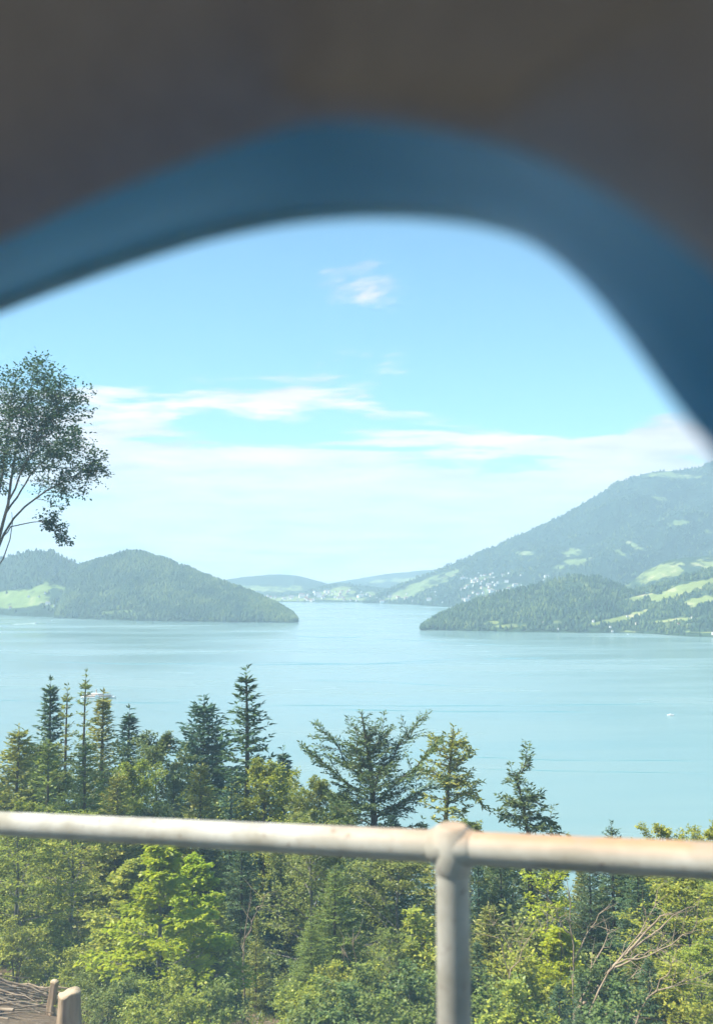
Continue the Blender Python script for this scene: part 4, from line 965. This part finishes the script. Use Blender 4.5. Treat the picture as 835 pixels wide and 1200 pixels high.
# ------------------------------------------------------------------ guard rail beside the track
def guard_rail():
    m, nt, out = new_mat('weathered_rail_paint')
    n = noise(nt, 7, 6, 0.65); big = noise(nt, 1.3, 3)
    tcn = node(nt, 'ShaderNodeTexCoord')
    geo = node(nt, 'ShaderNodeNewGeometry'); sx = node(nt, 'ShaderNodeSeparateXYZ'); nt.links.new(geo.outputs['Normal'], sx.inputs[0])
    so = node(nt, 'ShaderNodeSeparateXYZ'); nt.links.new(tcn.outputs['Object'], so.inputs[0])
    # rust sits on the upper side of the pipe, more of it towards the uphill end
    a = node(nt, 'ShaderNodeMapRange'); nt.links.new(sx.outputs[2], a.inputs[0]); a.inputs[1].default_value = 0.15; a.inputs[2].default_value = 0.85
    e = node(nt, 'ShaderNodeMapRange'); nt.links.new(so.outputs[0], e.inputs[0]); e.inputs[1].default_value = -0.45; e.inputs[2].default_value = 0.15
    mul = node(nt, 'ShaderNodeMath', operation='MULTIPLY'); nt.links.new(a.outputs[0], mul.inputs[0]); nt.links.new(e.outputs[0], mul.inputs[1])
    nb = node(nt, 'ShaderNodeMapRange'); nt.links.new(n, nb.inputs[0]); nb.inputs[1].default_value = 0.25; nb.inputs[2].default_value = 0.48
    mul2 = node(nt, 'ShaderNodeMath', operation='MULTIPLY'); nt.links.new(mul.outputs[0], mul2.inputs[0]); nt.links.new(nb.outputs[0], mul2.inputs[1])
    fine = noise(nt, 38, 6, 0.7)
    paint = ramp(nt, big, [(0.3, (0.36, 0.335, 0.28)), (0.5, (0.50, 0.475, 0.41)), (0.75, (0.60, 0.58, 0.52))])
    chip = node(nt, 'ShaderNodeMapRange'); nt.links.new(fine, chip.inputs[0]); chip.inputs[1].default_value = 0.60; chip.inputs[2].default_value = 0.68
    grime = ramp(nt, n, [(0.35, (0.62, 0.58, 0.50)), (0.6, (1, 1, 1))])
    paint = mixrgb(nt, 1.0, paint, grime, 'MULTIPLY')
    paint = mixrgb(nt, chip.outputs[0], paint, (0.20, 0.13, 0.08))
    rust = ramp(nt, n, [(0.3, (0.30, 0.17, 0.09)), (0.6, (0.42, 0.26, 0.14)), (0.8, (0.5, 0.36, 0.22))])
    principled(nt, out, mixrgb(nt, mul2.outputs[0], paint, rust), 0.6, bump(nt, n, 0.25, 0.004), 0.3)
    u = (530 - CX) / F_PX
    t = 0.5
    for _ in range(40):
        p = RA + (RB - RA) * t; pxx, _y = proj(p[None])
        t += (530 - pxx[0]) / 835.0 * 0.8
    J = RA + (RB - RA) * t                                   # where post and rail meet
    o = empty('guard_rail', (J[0], J[1], float(ground(J[0], J[1]))))
    o.rotation_euler = (0, 0, math.atan2(h1[1], h1[0]))
    zj = J[2] - o.location[2]
    sl = TRACK_SLOPE
    f = np.linspace(-6, 6, 49)
    mb = MB(); mb.tube(np.stack([f, 0 * f, zj + sl * f], -1), 0.031, 24, True); mb.build('top_rail', m, o, True)
    f2 = np.linspace(-6, 6, 25); mb = MB(); mb.tube(np.stack([f2, 0 * f2, zj - 0.78 + sl * f2], -1), 0.022, 16, True); mb.build('lower_rail', m, o, True)
    for k in range(-3, 4):
        x = k * 2.0
        if abs(x) > 6: continue
        gz = float(ground(J[0] + h1[0] * x, J[1] + h1[1] * x)) - o.location[2]
        mb = MB(); mb.tube([(x, 0, gz - 0.05), (x, 0, gz + 0.5), (x, 0, zj + sl * x - 0.02)], 0.033, 24, True)
        pst = mb.build('post', m, o, True)
        cb = MB(); cb.tube(np.stack([np.array([-0.045, -0.042, 0.042, 0.045]) + x, np.zeros(4), zj + sl * (np.array([-0.045, -0.042, 0.042, 0.045]) + x)], -1), [0.0313, 0.0345, 0.0345, 0.0313], 24, True)
        cb.tube([(x, 0, zj + sl * x - 0.05), (x, 0, zj + sl * x - 0.045), (x, 0, zj + sl * x + 0.036), (x, 0, zj + sl * x + 0.043)], [0.0333, 0.0362, 0.0362, 0.026], 24, True)
        cb.build('joint_sleeve', m, pst, True)
    tag(o, 'weathered cream pipe guard rail with rusty top and one upright post', 'railing')
guard_rail()

# ------------------------------------------------------------------ railway carriage the picture is taken from
def carriage():
    E1 = Vector(e1); E2 = Vector((h2[0], h2[1], 0)); E3 = E1.cross(E2)
    Mv = Matrix(((E1.x, E2.x, E3.x, 0), (E1.y, E2.y, E3.y, 0), (E1.z, E2.z, E3.z, 0), (0, 0, 0, 1)))
    Minv = np.array(Mv.to_3x3().transposed())
    FL = -1.18                                              # floor level below the eye
    base_c = -GROUND0 + 0.02
    o = bpy.data.objects.new('railway_carriage', None); C.objects.link(o)
    o.matrix_world = Matrix.Translation((0, 0, CAM_Z)) @ Mv @ Matrix.Translation((0, -1.0, base_c))
    off = np.array([0, 1.0, -base_c])                       # local = vehicle coordinates + off
    def hit(px, py, b):
        d = P(px, py, 1.0) - np.array([0, 0, CAM_Z]); q = Minv @ d
        return q * (b / q[1])
    def smooth_loop(pts, per=6):
        pts = np.array(pts, float); n = len(pts); outp = []
        for i in range(n):
            p0, p1, p2, p3 = pts[i - 1], pts[i], pts[(i + 1) % n], pts[(i + 2) % n]
            for k in range(per):
                t = k / per
                outp.append(0.5 * (2 * p1 + (p2 - p0) * t + (2 * p0 - 5 * p1 + 4 * p2 - p3) * t * t + (3 * p1 - p0 - 3 * p2 + p3) * t ** 3))
        return np.array(outp)
    O0 = [(-260, 462), (-120, 397), (0, 347), (80, 316), (150, 291), (220, 269), (290, 253), (350, 244), (410, 240), (470, 241), (530, 247), (575, 257), (612, 273), (652, 303), (690, 342), (726, 386), (762, 436), (798, 486), (835, 532), (885, 610), (925, 720), (945, 870), (945, 1100), (920, 1230), (830, 1300), (500, 1310), (100, 1310), (-150, 1310), (-280, 1270), (-330, 1150), (-340, 800), (-325, 580)]
    O1 = [(-330, 385), (-160, 335), (0, 282), (75, 248), (150, 216), (222, 188), (292, 164), (352, 146), (412, 142), (474, 147), (536, 158), (590, 171), (642, 190), (694, 216), (744, 247), (792, 281), (842, 320), (900, 370), (950, 430), (1010, 540), (1060, 680), (1085, 850), (1085, 1120), (1050, 1290), (930, 1390), (520, 1410), (90, 1410), (-180, 1405), (-350, 1350), (-420, 1200), (-430, 800), (-415, 540)]
    b0, b1, b2 = 0.335, 0.262, 0.245
    R0 = smooth_loop([hit(x, y, b0) for x, y in O0]); R1 = smooth_loop([hit(x, y, b1) for x, y in O1])
    N = len(R0); mats = {}
    def rings(name, rs, mat, parent, sm=True):
        V = np.concatenate(rs) + off; i = np.arange(len(rs) - 1)[:, None] * N; j = np.arange(N)[None]; k = (j + 1) % N
        return link(name, mesh_from(name, V, [np.stack([i + j, i + N + j, i + N + k, i + k], -1).reshape(-1, 4)], mat, sm), parent)
    trim = mat_noise('sky_tinted_trim', [(0.3, (0.015, 0.33, 0.70)), (0.7, (0.025, 0.37, 0.76))], 40, 0.42, 0.05, 0.001, spec=0.4)  # reflected sky and lake light put into the trim's base colour
    lining = mat_noise('grey_wall_lining', [(0.3, (0.47, 0.50, 0.58)), (0.7, (0.54, 0.57, 0.65))], 60, 0.7, 0.15, 0.001, spec=0.2)
    dark = mat_noise('floor_covering', [(0.3, (0.10, 0.10, 0.11)), (0.7, (0.15, 0.15, 0.16))], 60, 0.8)
    skin = mat_noise('cream_carriage_paint', [(0.3, (0.55, 0.54, 0.48)), (0.7, (0.62, 0.61, 0.55))], 12, 0.35)
    steel = mat_noise('dark_steel', [(0.3, (0.06, 0.06, 0.06)), (0.7, (0.12, 0.115, 0.11))], 20, 0.5)
    cen = R1.mean(0)
    def grow(R, k, b):
        q = R.copy(); d = R - cen; d[:, 1] = 0; d /= np.linalg.norm(d, axis=1, keepdims=True)
        q += d * k; q[:, 1] = b; return q
    # reveal: tapered sky-tinted trim from the opening's edge to the lining, slightly hollow
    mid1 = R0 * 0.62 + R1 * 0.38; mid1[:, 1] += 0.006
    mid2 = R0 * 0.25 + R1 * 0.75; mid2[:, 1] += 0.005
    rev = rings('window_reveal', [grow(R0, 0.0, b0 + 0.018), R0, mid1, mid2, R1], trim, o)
    # lining: rounded lip, then the wall out to the cabin's edges
    A0, A1, C0, C1 = -3.2, 3.2, FL, 1.05
    d = R1 - cen
    rect = cen + d * np.minimum(np.where(d[:, 0] > 0, (A1 - cen[0]) / np.abs(d[:, 0] + 1e-9), (cen[0] - A0) / np.abs(d[:, 0] - 1e-9)), np.where(d[:, 2] > 0, (C1 - cen[2]) / np.abs(d[:, 2] + 1e-9), (cen[2] - C0) / np.abs(d[:, 2] - 1e-9)))[:, None]
    for ca, cc in ((A0, C0), (A0, C1), (A1, C0), (A1, C1)):
        q = np.argmin(np.hypot(rect[:, 0] - ca, rect[:, 2] - cc)); rect[q, 0] = ca; rect[q, 2] = cc
    rect[:, 1] = b2 - 0.02
    # lining flares from the trim's crease towards the cabin, with a moulded fold running up to the ceiling
    rect[:, 1] = 0.205
    f0, f1 = hit(352, 140, 0.225), hit(640, -40, 0.205); fd = f1 - f0; fd[1] = 0; fd /= np.linalg.norm(fd); fnv = np.array([-fd[2], 0, fd[0]])
    ls = [R1, grow(R1, 0.005, b1 - 0.012), grow(R1, 0.018, b1 - 0.026)]
    for kk, bb in ((0.03, 0.228), (0.045, 0.222), (0.06, 0.217), (0.08, 0.213), (0.10, 0.211), (0.125, 0.209), (0.15, 0.208), (0.19, 0.207), (0.25, 0.206)):
        ls.append(grow(R1, kk, bb))
    for q in ls[2:]:
        rel = q - f0; dd = rel @ fnv; al = rel @ fd
        stp = np.clip(dd / 0.022 + 0.5, 0, 1); stp = stp * stp * (3 - 2 * stp)
        q[:, 1] += 0.028 * stp * np.clip(al / 0.03 + 1, 0, 1)
    rings('wall_lining', ls + [rect], lining, o)
    # outer skin with the same opening
    s0 = grow(R0, 0.0, b0 + 0.0185); s1r = rect.copy(); s1r[:, 1] = b0 + 0.0185
    rings('outer_skin', [s0, s1r], skin, o, False)
    # the pane: a scattering slab, standing in for the veil of reflections on the glass
    gm, gnt, gout = new_mat('reflection_veil'); gv = node(gnt, 'ShaderNodeVolumePrincipled')
    gv.inputs['Color'].default_value = (0.80, 0.95, 1.0, 1); gv.inputs['Density'].default_value = 38.0
    gnt.links.new(gv.outputs[0], gout.inputs['Volume'])
    ga = grow(R0, 0.0, b0 + 0.004); gb = grow(R0, 0.0, b0 + 0.009); gi = np.arange(N); gk = (gi + 1) % N
    gl = MB(); gl.add(np.concatenate([ga, gb]) + off, [np.stack([gi, gk, N + gk, N + gi], -1), gi[None, ::-1], (N + gi)[None]])
    gl.build('window_pane', gm, o)
    def bx(name, lo, hi, mat):
        mb = MB(); mb.box(np.array(lo) + off, np.array(hi) + off); return mb.build(name, mat, o)
    top = b0 + 0.016
    bx('ceiling', (A0, -2.35, C1 + 0.002), (A1, top, C1 + 0.06), mat_noise('ceiling_panel', [(0.3, (0.40, 0.40, 0.40)), (0.7, (0.46, 0.46, 0.46))], 30, 0.7))
    bx('floor', (A0, -2.35, FL - 0.10), (A1, top, FL - 0.002), dark)
    bx('end_wall', (A0 - 0.06, -2.35, FL), (A0 - 0.002, top, C1), lining)
    bx('end_wall', (A1 + 0.002, -2.35, FL), (A1 + 0.06, top, C1), lining)
    # opposite side: wall below and above, pillars between the windows
    bx('side_wall', (A0, -2.42, FL), (A1, -2.352, FL + 0.62), lining)
    bx('side_wall', (A0, -2.42, 0.92), (A1, -2.352, C1), lining)
    for k in range(5):
        a = A0 + k * (A1 - A0 - 0.12) / 4
        bx('window_pillar', (a, -2.418, FL + 0.622), (a + 0.12, -2.354, 0.918), lining)
    bx('underframe', (A0 + 0.1, -2.2, FL - 0.26), (A1 - 0.1, 0.2, FL - 0.102), steel)
    for a in (-2.1, 2.1):
        for b in (-1.85, -0.15):
            mb = MB(); cz = base_c + 0.19
            mb.tube(np.array([(a, b - 0.06, cz), (a, b - 0.055, cz), (a, b + 0.04, cz), (a, b + 0.06, cz)]) + off, [0.16, 0.185, 0.185, 0.15], 24, True)
            mb.build('wheel', steel, o, True)
    tag(o, 'dark grey railway carriage interior with an arched window opening, its trim tinted with reflected sky blue', 'carriage')
carriage()

# ------------------------------------------------------------------ boats and wakes
def mat_plain(name, col, rough=0.5, spec=0.3):
    c2 = tuple(min(1, q * 1.12) for q in col)
    return mat_noise(name, [(0.3, col), (0.7, c2)], 3, rough, spec=spec)
M['white_paint'] = mat_plain('white_paint', (0.74, 0.74, 0.72)); M['buff'] = mat_plain('buff_paint', (0.62, 0.42, 0.30)); M['brown'] = mat_plain('varnished_wood', (0.25, 0.12, 0.06))
M['window_dark'] = mat_plain('window_glass', (0.04, 0.05, 0.06), 0.1); M['foam'] = mat_plain('wake_foam', (0.70, 0.78, 0.80), 0.9)
def hull_mesh(L, B, H, name, mat, sheer=0.25):
    n = 15; f = np.linspace(0, 1, n)
    w = B / 2 * np.clip(np.sin(np.pi * f ** 0.75) ** 0.55, 0.02, 1); w[0] = B * 0.22; w[-1] = 0.02 * B
    zt = H * (1 + sheer * (2 * f - 0.9) ** 2); x = (f - 0.5) * L
    V = []
    for i in range(n):
        V += [(x[i], -w[i], zt[i]), (x[i] * 0.97, -w[i] * 0.75, -0.25 * H), (x[i] * 0.97, w[i] * 0.75, -0.25 * H), (x[i], w[i], zt[i])]
    i = np.arange(n - 1)[:, None] * 4; j = np.arange(4)[None]; k = (j + 1) % 4
    mb = MB(); mb.add(V, [np.stack([i + j, i + 4 + j, i + 4 + k, i + k], -1).reshape(-1, 4), np.array([[0, 1, 2, 3], [(n - 1) * 4 + 3, (n - 1) * 4 + 2, (n - 1) * 4 + 1, (n - 1) * 4]])])
    return mb.mesh(name, mat)
def steamer():
    p = P(116, 815, 250 / 0.148); o = empty('paddle_steamer', (p[0], p[1], 0), math.radians(4)); o.scale = (1.1, 1.2, 1.35)
    link('hull', hull_mesh(62, 8, 2.2, 'hull', M['white_paint']), o)
    def b(name, lo, hi, m, par=o): mb = MB(); mb.box(lo, hi); return mb.build(name, m, par)
    md = b('main_deck', (-25, -3.6, 2.2), (22, 3.6, 4.6), M['buff'])
    for k in range(16): b('window', (-24 + k * 2.85, -3.68, 3.0), (-22.4 + k * 2.85, -3.602, 4.1), M['window_dark'], md)
    b('upper_deck', (-20, -3.9, 4.602), (14, 3.9, 4.9), M['white_paint'])
    b('saloon', (-14, -2.9, 4.902), (8, 2.9, 6.9), M['buff']); b('awning', (-22, -3.7, 6.902), (15, 3.7, 7.2), M['white_paint'])
    b('wheelhouse', (8.5, -1.6, 7.202), (11.5, 1.6, 9.2), M['brown'])
    for s in (-1, 1):
        mb = MB(); y0 = s * 3.9; mb.tube([(-2, y0, 2.4), (-2, y0 + s * 2.2, 2.4)], 3.4, 20, True); mb.build('paddle_box', M['white_paint'], o)
    mb = MB(); mb.tube([(-4, 0, 7.2), (-4.4, 0, 10), (-4.8, 0, 12.6)], [1.0, 0.95, 0.95], 14, True); mb.build('funnel', M['buff'], o, True)
    for x in (20, -24):
        mb = MB(); mb.tube([(x, 0, 2.3), (x, 0, 13)], 0.12, 6, True); mb.build('mast', M['brown'], o)
    tag(o, 'long pale paddle steamer with buff decks and a funnel crossing behind the spruces', 'ship')
steamer()
def motorboat(px, py, L, rz, label, wake=0):
    Y = 250.0 / ((py - HORIZON) / F_PX); p = P(px, py, Y)
    o = empty('motorboat', (p[0], p[1], 0), rz)
    link('hull', hull_mesh(L, L * 0.3, L * 0.13, 'hull', M['white_paint'], 0.4), o)
    mb = MB(); mb.box((-L * 0.12, -L * 0.1, L * 0.13), (L * 0.15, L * 0.1, L * 0.25)); mb.build('cabin', M['white_paint'], o)
    mb = MB(); mb.box((-L * 0.1, -L * 0.102, L * 0.175), (L * 0.152, L * 0.102, L * 0.225)); mb.build('window', M['window_dark'], o)
    tag(o, label, 'boat')
    if wake:
        n = 14; f = np.linspace(0, 1, n); V = []
        for q in f:
            x = -L * 0.45 - wake * q; w = L * 0.15 + wake * 0.10 * q; h = 0.5 * (1 - q) + 0.08
            V += [(x, -w, 0.02), (x, 0, h), (x, w, 0.02)]
        i = np.arange(n - 1)[:, None] * 3; j = np.arange(2)[None]
        wk = link('boat_wake', mesh_from('boat_wake', V, [np.stack([i + j, i + 3 + j, i + 4 + j, i + 1 + j], -1).reshape(-1, 4)], M['foam'], True))
        wk.location = o.location; wk.rotation_euler = o.rotation_euler
        tag(wk, 'white foamy wake trailing behind the speeding motorboat', 'wake', None, 'structure')
motorboat(43, 730, 16, math.radians(38), 'white motorboat speeding ahead of its foam wake below the lakeside meadow', 95)
motorboat(61, 727, 12, 1.2, 'white boat lying off the lakeside meadow, near the speeding motorboat')
motorboat(233, 726.5, 12, 0.2, 'white boat moored under the rounded wooded hill')
motorboat(785, 836, 12, 0.05, 'lone white motorboat on the open turquoise water')
motorboat(735, 743, 11, 0.4, 'white boat lying at the sandy shore of the headland')
M['wave'] = mat_noise('ripple_water', [(0.3, (0.05, 0.20, 0.22)), (0.7, (0.07, 0.235, 0.25))], 0.02, 0.3, spec=0.5)
def ripple(pts, wid, h):
    a = np.array([[P(x, y, 250.0 / ((y - HORIZON) / F_PX))[k] for k in (0, 1)] for x, y in pts])
    n = 60; q = np.linspace(0, 1, n); k = np.linspace(0, 1, len(a))
    a = np.stack([np.interp(q, k, a[:, 0]), np.interp(q, k, a[:, 1])], -1)
    a[:, 1] += 1.6 * np.sin(q * 9) + 0.8 * np.sin(q * 31)
    t = nrm(np.gradient(a, axis=0)); nn = np.stack([-t[:, 1], t[:, 0]], -1)
    wv = wid * (0.25 + 0.75 * np.abs(np.sin(q * 9 + pts[0][1]))) * np.clip(np.minimum(q, 1 - q) * 8, 0.02, 1)
    V = np.stack([np.c_[a - nn * wv[:, None], 0 * q + 0.02], np.c_[a, h * wv / wid + 0.02], np.c_[a + nn * wv[:, None], 0 * q + 0.02]], 1).reshape(-1, 3)
    i = np.arange(n - 1)[:, None] * 3; j = np.arange(2)[None]
    o = link('water_ripple', mesh_from('water_ripple', V, [np.stack([i + j, i + 3 + j, i + 4 + j, i + 1 + j], -1).reshape(-1, 4)], M['wave'], True))
    tag(o, kind='structure')
for pts, w, h in (([(-20, 772), (150, 777), (330, 775), (420, 777), (560, 770)], 3.0, 0.7), ([(240, 778), (420, 777), (520, 775)], 3.0, 0.8), ([(-20, 818), (100, 821), (240, 822)], 2.0, 0.6), ([(300, 824), (480, 825), (640, 824), (835, 822)], 1.8, 0.6),
                  ([(380, 829), (520, 831), (700, 832)], 2.0, 0.7), ([(345, 745), (380, 746), (430, 746)], 5, 1.1), ([(560, 771), (610, 770), (650, 770)], 4, 0.9), ([(540, 883), (640, 886), (835, 888)], 0.9, 0.4), ([(560, 897), (680, 899), (835, 902)], 0.9, 0.4), ([(360, 796), (440, 797), (560, 804)], 2.0, 0.5), ([(440, 748), (500, 750), (600, 756)], 3.0, 0.6)):
    ripple(pts, w, h)

# ------------------------------------------------------------------ houses of the far shore
M['plaster'] = mat_plain('pale_plaster', (0.70, 0.67, 0.62), 0.8); M['plaster2'] = mat_plain('cream_plaster', (0.62, 0.54, 0.44), 0.8)
M['roof'] = mat_plain('brown_roof_tiles', (0.20, 0.10, 0.07), 0.8); M['roof2'] = mat_plain('grey_roof', (0.22, 0.2, 0.19), 0.8)
def house_mesh(name, L, W, H, wall, roof):
    me = bpy.data.meshes.new(name)
    r = W * 0.38; e = 0.7
    V = [(-L/2,-W/2,-4),(L/2,-W/2,-4),(L/2,W/2,-4),(-L/2,W/2,-4),(-L/2,-W/2,H),(L/2,-W/2,H),(L/2,W/2,H),(-L/2,W/2,H),(-L/2,0,H+r),(L/2,0,H+r),
         (-L/2-e,-W/2-e,H-0.3),(L/2+e,-W/2-e,H-0.3),(L/2+e,0,H+r+0.5),(-L/2-e,0,H+r+0.5),(L/2+e,W/2+e,H-0.3),(-L/2-e,W/2+e,H-0.3)]
    Fs = [(0,1,5,4),(1,2,6,5),(2,3,7,6),(3,0,4,7),(4,8,7),(5,6,9),(10,11,12,13),(13,12,14,15)]
    me.from_pydata(V, [], Fs); me.materials.append(wall); me.materials.append(roof)
    for p in me.polygons: p.material_index = 1 if p.index >= 6 else 0
    return me
HM = [house_mesh('house', 15, 11, 8, M['plaster'], M['roof']), house_mesh('house', 20, 12, 10, M['plaster2'], M['roof']), house_mesh('house', 30, 14, 12, M['plaster'], M['roof2']), house_mesh('house', 12, 10, 6.5, M['plaster'], M['roof2'])]
def houses(hill, n, box, label, group, seed, wmax=1.0, scale=1.0):
    r = np.random.default_rng(seed); k = 0; tries = 0; placed = []
    while k < n and tries < 6000:
        tries += 1
        px = r.uniform(box[0], box[1]); u = (px - hill.lo) / (hill.hi - hill.lo); w = r.random() ** 1.5 * wmax
        p = hill.surf(np.array([u]), np.array([w]))[0]
        _, py = proj(p[None])
        if p[2] < 3 or not (box[2] <= py[0] <= box[3]): continue
        if any(math.hypot(p[0] - a, p[1] - b) < 26 * scale for a, b in placed): continue
        placed.append((p[0], p[1]))
        o = link('house', HM[int(r.integers(0, 4))]); o.location = (p[0], p[1], p[2] + 1.0); o.rotation_euler = (0, 0, r.choice([0, math.pi / 2]) + r.normal(0.2, 0.25))
        s = scale * r.uniform(0.8, 1.25); o.scale = (s, s, s)
        tag(o, label, 'house', group); k += 1
houses(hillE, 95, (300, 500, 692, 705), 'small pale house in the far village along the lake shore', 'houses of the far village', 3, 0.6, 1.15)
houses(mount, 70, (540, 640, 672, 705), 'small white house scattered on the lower slope of the big mountain', 'houses on the mountain slope', 5, 0.6, 1.0)
houses(mount, 14, (440, 520, 690, 707), 'small pale house below the green meadow at the mountain foot', 'houses at the mountain foot', 6, 0.4, 1.0)
houses(hillA, 6, (5, 75, 690, 718), 'small house on the lakeside meadow of the twin-topped hill', 'houses on the lakeside meadow', 9, 0.6, 0.8)
houses(head, 12, (600, 835, 722, 744), 'small pale house near the water on the headland', 'houses on the headland', 8, 0.4, 0.7)
